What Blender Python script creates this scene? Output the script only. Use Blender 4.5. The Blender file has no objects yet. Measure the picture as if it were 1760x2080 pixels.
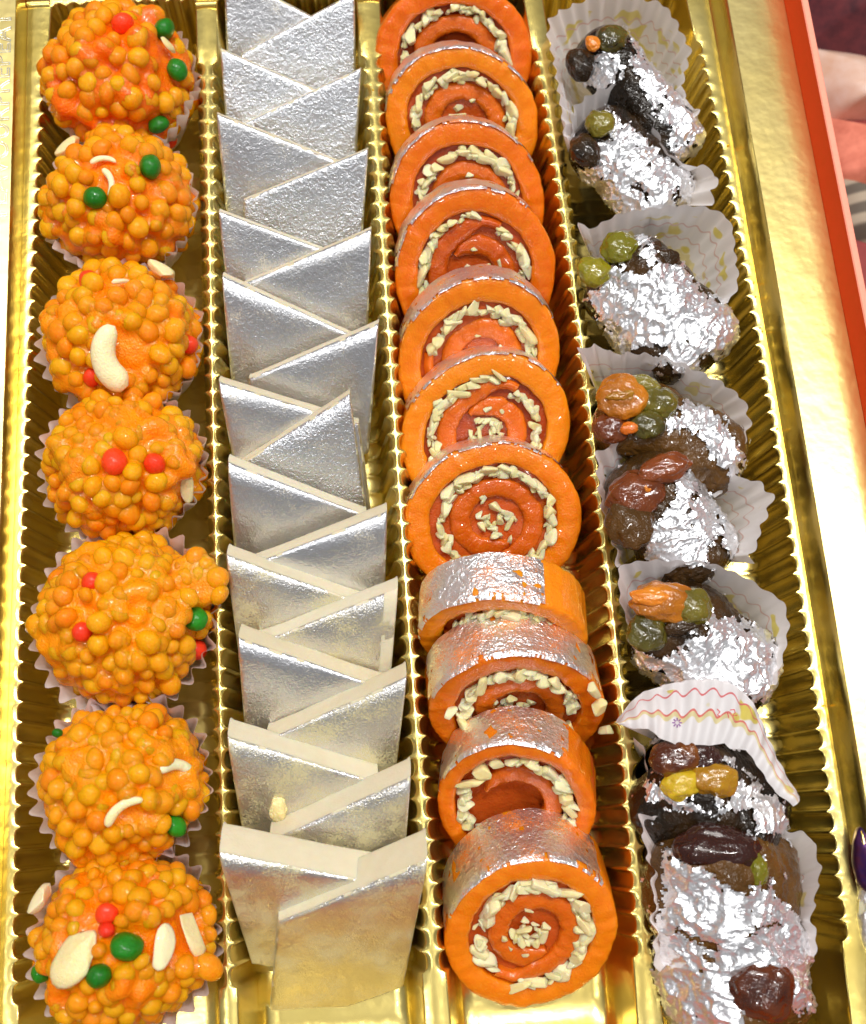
import bpy, math, random
import numpy as np
from mathutils import Vector, Matrix, noise
random.seed(7)
sc = bpy.context.scene
COL = sc.collection
PI = math.pi
# ------------------------------------------------------------------ camera
F, CX, CY = 2220.0, 880.0, 1040.0
RX, RY, RZ = -0.27245401, 0.03996994, 0.06053967
CAM = np.array([-0.47937212, -9.11000093, 30.63793899])
def _rot(a, b, c):
    cx, sx, cy, sy, cz, sz = math.cos(a), math.sin(a), math.cos(b), math.sin(b), math.cos(c), math.sin(c)
    X = np.array([[1, 0, 0], [0, cx, -sx], [0, sx, cx]]); Y = np.array([[cy, 0, sy], [0, 1, 0], [-sy, 0, cy]])
    Z = np.array([[cz, -sz, 0], [sz, cz, 0], [0, 0, 1]])
    return Z @ Y @ X
RM = _rot(RX, RY, RZ)
cam = bpy.data.cameras.new('camera'); camo = bpy.data.objects.new('camera', cam); COL.objects.link(camo)
m = Matrix([[*RM.T[i], CAM[i]] for i in range(3)] + [[0, 0, 0, 1]])
camo.matrix_world = m
cam.sensor_fit = 'VERTICAL'; cam.sensor_height = 36; cam.lens = F / 2080 * 36
cam.clip_start = .5; cam.clip_end = 2000
cam.dof.use_dof = True; cam.dof.focus_distance = 31.0; cam.dof.aperture_fstop = .15
sc.camera = camo
# ------------------------------------------------------------------ light
w = bpy.data.worlds.new('World'); sc.world = w; w.use_nodes = True
nt = w.node_tree; nt.nodes.clear()
out = nt.nodes.new('ShaderNodeOutputWorld'); bg = nt.nodes.new('ShaderNodeBackground')
tc = nt.nodes.new('ShaderNodeTexCoord'); sp = nt.nodes.new('ShaderNodeSeparateXYZ'); cr = nt.nodes.new('ShaderNodeValToRGB')
nt.links.new(tc.outputs['Generated'], sp.inputs[0]); nt.links.new(sp.outputs['Z'], cr.inputs[0])
nt.links.new(cr.outputs[0], bg.inputs['Color']); nt.links.new(bg.outputs[0], out.inputs[0])
cr.color_ramp.elements[0].position = 0.0; cr.color_ramp.elements[0].color = (.24, .23, .22, 1)
cr.color_ramp.elements[1].position = 1.0; cr.color_ramp.elements[1].color = (.50, .50, .52, 1)
bg.inputs['Strength'].default_value = 0.6
def area(name, loc, target, sx, sy, power, col):
    l = bpy.data.lights.new(name, 'AREA'); l.shape = 'RECTANGLE'; l.size = sx; l.size_y = sy; l.energy = power; l.color = col
    o = bpy.data.objects.new(name, l); COL.objects.link(o); o.location = loc
    o.rotation_euler = (Vector(target) - Vector(loc)).to_track_quat('-Z', 'Y').to_euler()
    return o
area('ceiling_lamp', (30, 55, 170), (0, 0, 0), 170, 38, 180000, (1.0, .97, .92))
for _p, _e in (((12, 34, 170), 110000), ((-75, 85, 165), 45000), ((95, 20, 165), 45000), ((-60, -55, 160), 40000), ((40, -70, 160), 30000)):  # weaker four are extra spots, added to put glints on foil and leaf
    area('glint_spot', _p, (0, 0, 0), 9, 9, _e, (1.0, .98, .95))
sc.view_settings.view_transform = 'Standard'; sc.view_settings.look = 'None'
sc.view_settings.exposure = 0.0; sc.view_settings.gamma = 1.0
# ------------------------------------------------------------------ helpers
def at(u, v, z=0.0):
    d = RM.T @ np.array([(u - CX) / F, -(v - CY) / F, -1.0]); t = (z - CAM[2]) / d[2]
    return CAM + t * d
def ray(u, v):
    d = RM.T @ np.array([(u - CX) / F, -(v - CY) / F, -1.0]); return d / np.linalg.norm(d)
def onplane(u, v, P, n):
    d = ray(u, v); return CAM + d * (np.dot(P - CAM, n) / np.dot(d, n))
def px(P):
    q = (np.atleast_2d(P) - CAM) @ RM.T
    return np.stack([CX - F * q[:, 0] / q[:, 2], CY + F * q[:, 1] / q[:, 2]], 1)
def scale(P):
    q = RM @ (np.asarray(P, float) - CAM); return F / -q[2]
def nz(p, s=1.0, o=0.0):
    return noise.noise(Vector((p[0] * s + o, p[1] * s - o, p[2] * s + 2 * o)))
def tag(o, label=None, cat=None, group=None, kind=None):
    if label: o['label'] = label
    if cat: o['category'] = cat
    if group: o['group'] = group
    if kind: o['kind'] = kind
    return o
def empty(name, loc, label, cat, group=None):
    o = bpy.data.objects.new(name, None); COL.objects.link(o); o.location = [float(x) for x in loc]
    tag(o, label, cat, group); return o
def mesh(name, V, Fc, smooth=True):
    me = bpy.data.meshes.new(name); me.from_pydata([tuple(map(float, v)) for v in V], [], [tuple(map(int, f)) for f in Fc])
    me.validate(); me.update()
    if smooth:
        me.polygons.foreach_set('use_smooth', [True] * len(me.polygons))
    return me
def put(name, V, Fc, mat, parent=None, smooth=True, mats=None, fm=None):
    me = mesh(name, V, Fc, smooth)
    for mm in (mats or [mat]): me.materials.append(mm)
    if fm is not None: me.polygons.foreach_set('material_index', fm)
    o = bpy.data.objects.new(name, me); COL.objects.link(o)
    if parent is not None:
        o.parent = parent; o.matrix_parent_inverse = parent_inv(parent)
    return o
def parent_inv(p):
    if p.parent is not None: return Matrix.Identity(4)
    return Matrix.Translation(-p.location)
def grid_faces(nu, nv, closed=False, off=0, flip=False):
    f = []
    for i in range(nu - (0 if closed else 1)):
        i2 = (i + 1) % nu
        for j in range(nv - 1):
            q = (off + i * nv + j, off + i2 * nv + j, off + i2 * nv + j + 1, off + i * nv + j + 1)
            f.append(q[::-1] if flip else q)
    return f
def inpoly(P, poly):
    poly = np.asarray(poly, float); x, y = P[:, 0], P[:, 1]; c = np.zeros(len(P), bool); n = len(poly)
    for i in range(n):
        x1, y1 = poly[i]; x2, y2 = poly[(i + 1) % n]
        if y1 == y2: continue
        hit = ((y1 > y) != (y2 > y)) & (x < (x2 - x1) * (y - y1) / (y2 - y1) + x1)
        c ^= hit
    return c
_ico = {}
def ico(n):
    if n in _ico: return _ico[n]
    import bmesh
    bm = bmesh.new(); bmesh.ops.create_icosphere(bm, subdivisions=n, radius=1.0)
    V = np.array([v.co[:] for v in bm.verts]); Fc = [tuple(v.index for v in f.verts) for f in bm.faces]; bm.free()
    _ico[n] = (V, Fc); return V, Fc
# ------------------------------------------------------------------ materials
def nodemat(name):
    mt = bpy.data.materials.new(name); mt.use_nodes = True; t = mt.node_tree; t.nodes.clear()
    o = t.nodes.new('ShaderNodeOutputMaterial'); b = t.nodes.new('ShaderNodeBsdfPrincipled'); t.links.new(b.outputs[0], o.inputs[0])
    return mt, t, b, o
def N(t, typ, **kw):
    n = t.nodes.new(typ)
    for k, v in kw.items():
        if k in n.inputs.keys() if hasattr(n.inputs, 'keys') else False: n.inputs[k].default_value = v
        else: setattr(n, k, v)
    return n
def noisen(t, scale, detail=3, rough=.5, coord='Object', dist=0.0):
    tc = t.nodes.new('ShaderNodeTexCoord'); n = t.nodes.new('ShaderNodeTexNoise')
    n.inputs['Scale'].default_value = scale; n.inputs['Detail'].default_value = detail; n.inputs['Roughness'].default_value = rough
    n.inputs['Distortion'].default_value = dist
    t.links.new(tc.outputs[coord], n.inputs['Vector']); return n
def ramp(t, src, stops):
    r = t.nodes.new('ShaderNodeValToRGB'); t.links.new(src, r.inputs[0]); e = r.color_ramp.elements
    while len(e) < len(stops): e.new(.5)
    for q, (p, c) in zip(e, stops): q.position = p; q.color = (*c, 1) if len(c) == 3 else c
    return r
def bump(t, src, strength, dist, normal=None):
    b = t.nodes.new('ShaderNodeBump'); b.inputs['Strength'].default_value = strength; b.inputs['Distance'].default_value = dist
    t.links.new(src, b.inputs['Height'])
    if normal is not None: t.links.new(normal, b.inputs['Normal'])
    return b
def gold():
    mt, t, b, o = nodemat('gold_foil_plastic')
    n = noisen(t, .35, 3, .5); r = ramp(t, n.outputs['Fac'], [(.3, (.83, .64, .17)), (.7, (.87, .72, .26))]); t.links.new(r.outputs[0], b.inputs['Base Color'])
    b.inputs['Metallic'].default_value = 1.0; b.inputs['Roughness'].default_value = .26
    n2 = noisen(t, 1.8, 2, .5); n3 = noisen(t, 26, 2, .6)
    b1 = bump(t, n2.outputs['Fac'], .3, .05); b2 = bump(t, n3.outputs['Fac'], .15, .01, b1.outputs[0]); t.links.new(b2.outputs[0], b.inputs['Normal'])
    return mt
GOLD = gold()
GOLD_LIT = gold(); GOLD_LIT.name = 'gold_foil_border_lit'  # same foil as the tray; paler colour paints in its brighter reflection
for _n in GOLD_LIT.node_tree.nodes:
    if _n.type == 'BSDF_PRINCIPLED': _n.inputs['Roughness'].default_value = .32
    if _n.type == 'VALTORGB': _n.color_ramp.elements[0].color = (.85, .68, .24, 1); _n.color_ramp.elements[1].color = (.89, .74, .31, 1)
def boondi_mat(name, c1, c2, sub=.45, rough=.3, coat=.35, bs=.35):
    mt, t, b, o = nodemat(name)
    oi = t.nodes.new('ShaderNodeObjectInfo'); n = noisen(t, 3.0, 2)
    mx = t.nodes.new('ShaderNodeMath'); mx.operation = 'MULTIPLY_ADD'; t.links.new(n.outputs['Fac'], mx.inputs[0]); mx.inputs[1].default_value = .5
    ml = t.nodes.new('ShaderNodeMath'); ml.operation = 'MULTIPLY'; ml.inputs[1].default_value = .55; t.links.new(oi.outputs['Random'], ml.inputs[0]); t.links.new(ml.outputs[0], mx.inputs[2])
    r = ramp(t, mx.outputs[0], [(.15, c1), (.75, c2)]); t.links.new(r.outputs[0], b.inputs['Base Color'])
    b.inputs['Subsurface Weight'].default_value = sub; b.inputs['Subsurface Radius'].default_value = (1.0, .35, .08); b.inputs['Subsurface Scale'].default_value = .45; b.inputs['Specular IOR Level'].default_value = .22
    b.inputs['Roughness'].default_value = rough; b.inputs['Coat Weight'].default_value = coat; b.inputs['Coat Roughness'].default_value = .07
    n1 = noisen(t, 6, 2, .6); n2 = noisen(t, 17, 1, .5)
    b1 = bump(t, n1.outputs['Fac'], bs, .06); b2 = bump(t, n2.outputs['Fac'], min(1, bs * 1.7), .035, b1.outputs[0]); t.links.new(b2.outputs[0], b.inputs['Normal'])
    return mt
BOON = boondi_mat('boondi_orange', (1.0, .22, .0003), (1.0, .40, .0006), sub=.75, rough=.24, coat=.28, bs=.45)
GLAZE = boondi_mat('syrup_glaze', (.95, .13, .001), (1.0, .31, .002), rough=.24, sub=.75, coat=.32, bs=.6)
RED = boondi_mat('red_boondi', (.80, .02, .004), (.95, .06, .01))
JELLYI = boondi_mat('orange_fruit_paste_inner', (.50, .072, .004), (.74, .155, .007), sub=.5, rough=.22, coat=.5, bs=.35)
GREEN = boondi_mat('green_boondi', (.004, .13, .004), (.02, .28, .01), sub=.15)
NUT = boondi_mat('nut_flesh', (.88, .69, .30), (.94, .82, .50), sub=.4, rough=.45, coat=.1)
JELLY = boondi_mat('orange_fruit_paste', (.72, .125, .003), (.86, .25, .006), sub=.6, rough=.22, coat=.5, bs=.3)
JELLYD = boondi_mat('orange_fruit_paste_core', (.34, .045, .006), (.55, .09, .010), sub=.45, rough=.25)
CREAM = boondi_mat('cashew_fudge', (.62, .53, .35), (.70, .63, .46), sub=.35, rough=.5, coat=.05, bs=.12)
BROWN = boondi_mat('dark_date_paste', (.012, .007, .003), (.15, .065, .012), sub=.08, rough=.2, coat=.4, bs=.5)
for _n in BROWN.node_tree.nodes:
    if _n.type == 'TEX_NOISE' and abs(_n.inputs['Scale'].default_value - 3.0) < .01: _n.inputs['Scale'].default_value = 1.1
    if _n.type == 'VALTORGB': _n.color_ramp.elements[0].position = .35; _n.color_ramp.elements[1].position = .95
def fruit(name, c1, c2):
    mt = boondi_mat(name, c1, c2, sub=.2, rough=.10, coat=.8, bs=.35); b = mt.node_tree.nodes['Principled BSDF']
    b.inputs['Transmission Weight'].default_value = .3
    for q in mt.node_tree.nodes:
        if q.type == 'TEX_NOISE' and abs(q.inputs['Scale'].default_value - 3.0) < .01: q.inputs['Scale'].default_value = 1.5; q.inputs['Detail'].default_value = 5
        if q.type == 'VALTORGB': q.color_ramp.elements[0].position = .38; q.color_ramp.elements[1].position = .78
    return mt
AMBER = fruit('amber_candied_fruit', (.10, .02, .003), (.80, .26, .01))
OLIVE = fruit('olive_candied_fruit', (.035, .028, .006), (.26, .21, .02))
LIME = fruit('lime_candied_fruit', (.22, .20, .008), (.58, .46, .02))
TANG = fruit('tangerine_candied_fruit', (.85, .18, .01), (.95, .33, .02))
YELL = fruit('golden_candied_fruit', (.42, .16, .006), (.80, .52, .02))
RUST = fruit('rust_candied_fruit', (.045, .010, .005), (.30, .07, .012))
def leafmat(name, crinkle, fine, base=(.86, .87, .90), cream=None, rough=.3, wear=.0, met=.96, vs=5.0, under=(.8, .72, .52)):
    mt, t, b, o = nodemat(name)
    b.inputs['Metallic'].default_value = met; b.inputs['Roughness'].default_value = rough
    b.inputs['Base Color'].default_value = (*base, 1)
    n1 = noisen(t, 2.6, 2, .6, dist=1.0); n3 = noisen(t, 21, 1, .5, dist=.5)
    def voro(sc_):
        tc = t.nodes.new('ShaderNodeTexCoord'); nn = t.nodes.new('ShaderNodeTexNoise'); nn.inputs['Scale'].default_value = sc_ * .8; nn.inputs['Detail'].default_value = 1
        mx = t.nodes.new('ShaderNodeVectorMath'); mx.operation = 'MULTIPLY_ADD'; mx.inputs[1].default_value = (.35 / sc_ * 2.5,) * 3
        t.links.new(tc.outputs['Object'], nn.inputs['Vector']); t.links.new(nn.outputs['Color'], mx.inputs[0]); t.links.new(tc.outputs['Object'], mx.inputs[2])
        v = t.nodes.new('ShaderNodeTexVoronoi'); v.inputs['Scale'].default_value = sc_; t.links.new(mx.outputs[0], v.inputs['Vector']); return v
    v1 = voro(vs); v2 = voro(vs * 2.3)
    b1 = bump(t, n1.outputs['Fac'], crinkle, .12); b2 = bump(t, v1.outputs['Distance'], crinkle, .09 * 5 / vs, b1.outputs[0]); b2 = bump(t, v2.outputs['Distance'], crinkle, .05 * 5 / vs, b2.outputs[0]); b3 = bump(t, n3.outputs['Fac'], fine, .022, b2.outputs[0])
    t.links.new(b3.outputs[0], b.inputs['Normal'])
    if wear > 0:
        d = t.nodes.new('ShaderNodeBsdfPrincipled'); d.inputs['Base Color'].default_value = (*under, 1); d.inputs['Roughness'].default_value = .4
        nn = noisen(t, 30, 4, .75, dist=.6); n4 = noisen(t, 1.1, 2, .5)
        a = t.nodes.new('ShaderNodeMath'); a.operation = 'MULTIPLY_ADD'; t.links.new(n4.outputs['Fac'], a.inputs[0]); a.inputs[1].default_value = .5; t.links.new(nn.outputs['Fac'], a.inputs[2])
        r = ramp(t, a.outputs[0], [(.97 - wear, (0, 0, 0)), (.995 - wear, (1, 1, 1))]); r2 = t.nodes.new('ShaderNodeMath'); r2.operation = 'MULTIPLY'; r2.inputs[1].default_value = .85
        t.links.new(r.outputs[0], r2.inputs[0])
        mxs = t.nodes.new('ShaderNodeMixShader'); t.links.new(r2.outputs[0], mxs.inputs[0]); t.links.new(b.outputs[0], mxs.inputs[1]); t.links.new(d.outputs[0], mxs.inputs[2]); t.links.new(mxs.outputs[0], o.inputs[0])
    return mt
KLEAF = leafmat('silver_leaf_smooth', .10, .42, vs=6.0, base=(.74, .75, .78), wear=.09, rough=.29, under=(.74, .68, .52))
KLEAF2 = leafmat('silver_leaf_grainy', .22, .75, vs=8.0, base=(.76, .78, .82), wear=.05, rough=.3, under=(.74, .68, .52))
KLEAF3 = leafmat('silver_leaf_speckled', .11, .75, vs=6.0, base=(.74, .73, .72), wear=.19, rough=.29, under=(.62, .55, .30))
RLEAF = leafmat('silver_leaf_on_orange', .38, .8, vs=7.0, wear=.15, rough=.34, base=(.96, .96, .98), under=(.88, .22, .005))
CLEAF = leafmat('silver_leaf_crumpled', .27, .25, vs=2.0, base=(.95, .96, .99), rough=.33, met=.9, wear=.03, under=(.10, .08, .04))
def papermat(name, printed):
    mt, t, b, o = nodemat(name)
    b.inputs['Base Color'].default_value = (.88, .85, .86, 1); b.inputs['Roughness'].default_value = .55
    n = noisen(t, 5, 4, .6); bb = bump(t, n.outputs['Fac'], .25, .04); t.links.new(bb.outputs[0], b.inputs['Normal'])
    tr = t.nodes.new('ShaderNodeBsdfTranslucent'); mxs = t.nodes.new('ShaderNodeMixShader'); mxs.inputs[0].default_value = .35
    tr.inputs['Color'].default_value = (.85, .80, .78, 1)
    t.links.new(b.outputs[0], mxs.inputs[1]); t.links.new(tr.outputs[0], mxs.inputs[2]); t.links.new(mxs.outputs[0], o.inputs[0])
    if printed:
        uv = t.nodes.new('ShaderNodeUVMap'); s = t.nodes.new('ShaderNodeSeparateXYZ'); t.links.new(uv.outputs[0], s.inputs[0])
        sn = t.nodes.new('ShaderNodeMath'); sn.operation = 'MULTIPLY'; sn.inputs[1].default_value = 140.0; t.links.new(s.outputs['X'], sn.inputs[0])
        s2 = t.nodes.new('ShaderNodeMath'); s2.operation = 'SINE'; t.links.new(sn.outputs[0], s2.inputs[0])
        wv = t.nodes.new('ShaderNodeMath'); wv.operation = 'MULTIPLY_ADD'; wv.inputs[1].default_value = (.05 if printed == 2 else .022); t.links.new(s2.outputs[0], wv.inputs[0]); t.links.new(s.outputs['Y'], wv.inputs[2])
        def band(c, h, src):
            a = t.nodes.new('ShaderNodeMath'); a.operation = 'SUBTRACT'; a.inputs[1].default_value = c; t.links.new(src, a.inputs[0])
            q = t.nodes.new('ShaderNodeMath'); q.operation = 'ABSOLUTE'; t.links.new(a.outputs[0], q.inputs[0])
            l = t.nodes.new('ShaderNodeMath'); l.operation = 'LESS_THAN'; l.inputs[1].default_value = h; t.links.new(q.outputs[0], l.inputs[0]); return l
        col = None; prev = None
        def over(prev, mask, color):
            m = t.nodes.new('ShaderNodeMixRGB'); t.links.new(mask, m.inputs[0])
            if prev is None: m.inputs[1].default_value = (.88, .85, .86, 1)
            else: t.links.new(prev, m.inputs[1])
            m.inputs[2].default_value = (*color, 1); return m.outputs[0]
        ny = noisen(t, 1.6, 1, .4); ry = ramp(t, ny.outputs['Fac'], [(.60, (0, 0, 0)), (.64, (1, 1, 1))])
        mm = t.nodes.new('ShaderNodeMath'); mm.operation = 'MULTIPLY'; l0 = band(.66, .22, s.outputs['Y']); t.links.new(ry.outputs[0], mm.inputs[0]); t.links.new(l0.outputs[0], mm.inputs[1])
        prev = over(prev, mm.outputs[0], (.75, .62, .10))
        prev = over(prev, band(.42, .05, wv.outputs[0]).outputs[0], (.78, .68, .35))
        if printed == 2:
            prev = over(prev, band(.80, .016, wv.outputs[0]).outputs[0], (.75, .12, .14)); prev = over(prev, band(.47, .018, wv.outputs[0]).outputs[0], (.75, .14, .12))
        else:
            prev = over(prev, band(.78, .008, wv.outputs[0]).outputs[0], (.72, .45, .45)); prev = over(prev, band(.62, .008, wv.outputs[0]).outputs[0], (.74, .48, .45))
        t.links.new(prev, b.inputs['Base Color'])
    return mt
PAPER = papermat('white_paper', 0); PAPERP = papermat('faintly_printed_paper', 1); PAPERR = papermat('red_printed_paper', 2)
def plain(name, c, rough=.6, met=0, bs=.2, sc_=8, c2=None):
    mt, t, b, o = nodemat(name); b.inputs['Roughness'].default_value = rough; b.inputs['Metallic'].default_value = met
    n = noisen(t, sc_, 4, .6); r = ramp(t, n.outputs['Fac'], [(.3, c), (.7, c2 or tuple(min(1, x * 1.12) for x in c))]); t.links.new(r.outputs[0], b.inputs['Base Color'])
    bb = bump(t, n.outputs['Fac'], bs, .03); t.links.new(bb.outputs[0], b.inputs['Normal']); return mt
# ------------------------------------------------------------------ tray
DEPTH = 2.35
EDGE = [  # left / right rim line of each compartment, as pixels (u, v) on the rim plane
    [((98, 130), (60, 1000), (40, 2000)), ((400, 130), (420, 1000), (443, 1990))],
    [((443, 118), (454, 1000), (483, 1985)), ((732, 118), (793, 1000), (856, 1980))],
    [((778, 118), (830, 1000), (908, 1975)), ((1083, 118), (1200, 1000), (1287, 1970))],
    [((1122, 118), (1237, 1000), (1337, 1950)), ((1414, 90), (1583, 1000), (1714, 1945))]]
def fitline(pts):
    P = np.array([at(u, v)[:2] for u, v in pts]); return np.polyfit(P[:, 1], P[:, 0], 2)
YT, YB = 15.2, -13.0           # first and last scallop
YE, YF = 17.6, -16.4           # ends of the wells
PITCH = 0.555; NS = 8
ncl = int(round((YT - YB) / PITCH))
ys = [YE, YE - .1, YE - .5, YE - 1.1, YE - 1.7]
amp = [0, 0, 0, 0, 0]
for k in range(ncl):
    for j in range(NS):
        s = j / NS; ys.append(YT - (k + s) * (YT - YB) / ncl); amp.append(.17 * math.sqrt(max(0, 1 - (2 * s - 1) ** 2)) )
ys += [YB, YB - .4, YB - .8, YB - 1.2, YF + .1, YF]; amp += [0] * 6
ys = np.array(ys); amp = np.array(amp)
tray = empty('sweet_tray', (0, 0, -DEPTH), 'shiny gold plastic tray with long scalloped compartments holding the sweets', 'tray')
def side(i, s, off=0.0):
    c = fitline(EDGE[i][s]); x = np.polyval(c, ys); sg = -1 if s == 0 else 1
    return x + sg * (amp + off)
def well(xl, xr, name='compartment', yy=ys, depth=DEPTH):
    """closed outline (left side down, bottom end, right side up, top end), then rings down to the floor"""
    nx = 60
    xs = np.linspace(0, 1, nx + 2)[1:-1]; ea = .16 * np.abs(np.sin(np.linspace(0, 10 * PI, nx + 2)[1:-1])) ** .6
    P = [(x, y) for x, y in zip(xl, yy)] + [(xl[-1] + (xr[-1] - xl[-1]) * s, yy[-1] - a) for s, a in zip(xs, ea)]
    P += [(x, y) for x, y in zip(xr[::-1], yy[::-1])] + [(xr[0] + (xl[0] - xr[0]) * s, yy[0] + a) for s, a in zip(xs, ea)]
    P = np.array(P); xc = (xl.mean() + xr.mean()) / 2
    # inward direction is smooth: toward the centre line for the sides, along Y for the ends
    n = len(P); nl = len(yy); D = np.zeros((n, 2))
    D[:nl, 0] = 1; D[nl + nx:nl * 2 + nx, 0] = -1; D[nl:nl + nx, 1] = 1; D[nl * 2 + nx:, 1] = -1
    for c in (0, nl - 1, nl + nx, 2 * nl + nx - 1): D[c, 1] = (1 if c in (nl - 1, nl + nx) else -1)
    rings = [(-.05, .0), (-.015, -.012), (0, -.05), (.02, -.14), (.08, -.6), (.16, -1.2), (.25, -1.9), (.33, -depth + .18), (.5, -depth + .03), (.8, -depth)]
    V = []; 
    for o, z in rings:
        Q = P + D * o; V += [(x, y, z) for x, y in Q]
    Fc = []
    for r in range(len(rings) - 1):
        for k in range(n):
            k2 = (k + 1) % n; Fc.append((r * n + k, r * n + k2, (r + 1) * n + k2, (r + 1) * n + k))
    base = (len(rings) - 1) * n
    for k in range(nl - 1):   # floor
        Fc.append((base + k, base + k + 1, base + nl + nx + nl - 2 - k, base + nl + nx + nl - 1 - k))
    Fc.append(tuple(base + k for k in range(nl - 1, nl + nx + 1))); Fc.append(tuple([base + k for k in range(2 * nl + nx - 1, n)] + [base]))
    return put(name, V, Fc, GOLD, tray)
XL = [side(i, 0) for i in range(4)]; XR = [side(i, 1) for i in range(4)]
for i in range(4): well(XL[i], XR[i])
def strip(name, xa, xb, bulge, nseg=8, yy=ys, z0=0, z1=0):
    V = []; 
    for x0, x1, y in zip(xa, xb, yy):
        for k in range(nseg + 1):
            s = k / nseg; V.append((x0 + (x1 - x0) * s, y, z0 + (z1 - z0) * s + bulge * (1 - (2 * s - 1) ** 2)))
    return put(name, V, grid_faces(len(yy), nseg + 1, flip=True), GOLD, tray)
for i in range(3):
    strip('divider', XR[i] + .05, XL[i + 1] - .05, .035)
gl = fitline([(33, 0), (28, 1000), (8, 1700)]); gr = fitline([(1440, 0), (1534, 560), (1612, 1000), (1691, 1500)])
xgl = np.polyval(gl, ys); xgr = np.polyval(gr, ys)
glc = fitline([(57, 0), (45, 560), (28, 1060), (12, 1620)]); xgl = np.polyval(glc, ys)
strip('rim_strip', xgl, XL[0] - .05, .02)
# right rim strip; a short side compartment interrupts the raised border near the lower right corner
YS5 = float(at(1735, 1715)[1])
strip('rim_strip', XR[3] + .05, xgr, .02)
FZ = .8
def wall(name, xa, xb, yy, z0, z1, n=6):
    V = []
    for a, b_, y in zip(xa, xb, yy):
        for k in range(n + 1):
            s = k / n; V.append((a + (b_ - a) * s, y, z0 + (z1 - z0) * (s * s * (3 - 2 * s))))
    return put(name, V, grid_faces(len(yy), n + 1, flip=True), GOLD, tray)
yl = np.linspace(22, -20, 60)
sel = yl >= YS5; ylr = np.append(yl[sel], YS5)
wall('step_wall', np.polyval(glc, yl), np.polyval(glc, yl) - .12, yl, -.02, FZ)
xr_a = np.polyval(gr, ylr); wall('step_wall', xr_a, xr_a + .32, ylr, -.02, FZ)
bxl = fitline([(1595, 0), (1640, 280), (1703, 560)])
boxx = float(at(1650, 300, FZ)[0])
# flange sheets
V = []; ny, nx_ = 80, 10
for y in np.linspace(22, -20, ny):
    x0 = np.polyval(glc, y) - .12
    for k in range(nx_): V.append((x0 - 3.2 * k / (nx_ - 1), y, FZ + .01 * nz((k, y, 0), .5)))
fl = put('raised_border', V, grid_faces(ny, nx_), GOLD_LIT, tray)
bline = lambda y: np.polyval(bfit, y)
bp = np.array([at(u, v, FZ)[:2] for u, v in [(1595, 0), (1640, 280), (1703, 560)]]); bfit = np.polyfit(bp[:, 1], bp[:, 0], 1)
V = []
for y in np.append(np.linspace(22, YS5, ny - 1), YS5 - .001):
    x0 = np.polyval(gr, y) + .32; x1 = bline(y) + .02
    for k in range(nx_):
        s = k / (nx_ - 1); V.append((x0 + (x1 - x0) * s, y, FZ + .01 * nz((s * 3, y, 3), .5) - .05 * s * s))
put('raised_border', V, grid_faces(ny, nx_, flip=True), GOLD_LIT, tray)
# side compartment on the right (only its scalloped corner is in view)
y5 = np.array([YS5] + [YS5 - .55 - k * PITCH / NS for k in range(0, 5 * NS + 1)] + [YS5 - 4.2]); a5 = np.array([0] + [.17 * math.sqrt(max(0, 1 - (2 * ((k % NS) / NS) - 1) ** 2)) for k in range(0, 5 * NS + 1)] + [0])
xg5 = np.polyval(gr, y5); x5l = xg5 + .28 - a5; x5r = np.full(len(y5), float(x5l.mean()) + 4.5)
well(x5l + 0, x5r, yy=y5)
strip('divider', xg5, x5l - .05, .01, 4, y5)
V = [(np.polyval(gr, YS5), YS5, -.02), (np.polyval(gr, YS5) + 6, YS5, -.02), (np.polyval(gr, YS5) + 6, YS5, FZ), (np.polyval(gr, YS5) + .32, YS5, FZ)]
put('step_wall', V, [(0, 1, 2, 3)], GOLD, tray, False)
ye = y5[-1]; V = [(np.polyval(gr, ye), ye - .05, 0), (np.polyval(gr, ye) + 7, ye - .05, 0), (np.polyval(gr, ye) + 7, -20, 0), (np.polyval(gr, -20), -20, 0)]
put('rim_strip', V, [(0, 3, 2, 1)], GOLD, tray, False)
# end borders
def endborder(Y0, Y1, idx):
    sg = 1 if Y1 > Y0 else -1
    for i in range(4):
        a, b_ = XL[i][idx] - .05, XR[i][idx] + .05
        V = []
        for k in range(62):
            x = a + (b_ - a) * k / 61; e = .16 * abs(math.sin(10 * PI * k / 61)) ** .6
            V += [(x, Y0 + sg * e + sg * .04, 0), (x, Y0 + sg * .45, .04), (x, Y1, 0)]
        put('end_rim', V, grid_faces(62, 3, flip=(sg < 0)), GOLD, tray)
    xs = [(xgl[idx], XL[0][idx] - .05)] + [(XR[i][idx] + .05, XL[i + 1][idx] - .05) for i in range(3)] + [(XR[3][idx] + .05, xgr[idx])]
    for a, b_ in xs:
        n = 5; V = []
        for k in range(n + 1):
            x = a + (b_ - a) * k / n
            V += [(x, Y0, .0), (x, Y0 + sg * .06, .10), (x, Y0 + sg * .22, .12), (x, Y0 + sg * .3, .02), (x, Y0 + sg * .45, .04), (x, Y1, 0)]
        put('end_rim', V, grid_faces(n + 1, 6, flip=(sg < 0)), GOLD, tray)
endborder(YE, 21, 0); endborder(YF, -20, -1)
# crossing ribs on the dividers just below the upper ends
for i in range(3):
    xa, xb = XR[i][2] + .03, XL[i + 1][2] - .03; yr = float(at(421, 11)[1]); V = []
    for k in range(7):
        s = k / 6; x = xa + (xb - xa) * s
        for a in range(7):
            an = PI * a / 6; V.append((x, yr + .13 * math.cos(an), .02 + .13 * math.sin(an)))
    put('divider_rib', V, grid_faces(7, 7), GOLD, tray)
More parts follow.
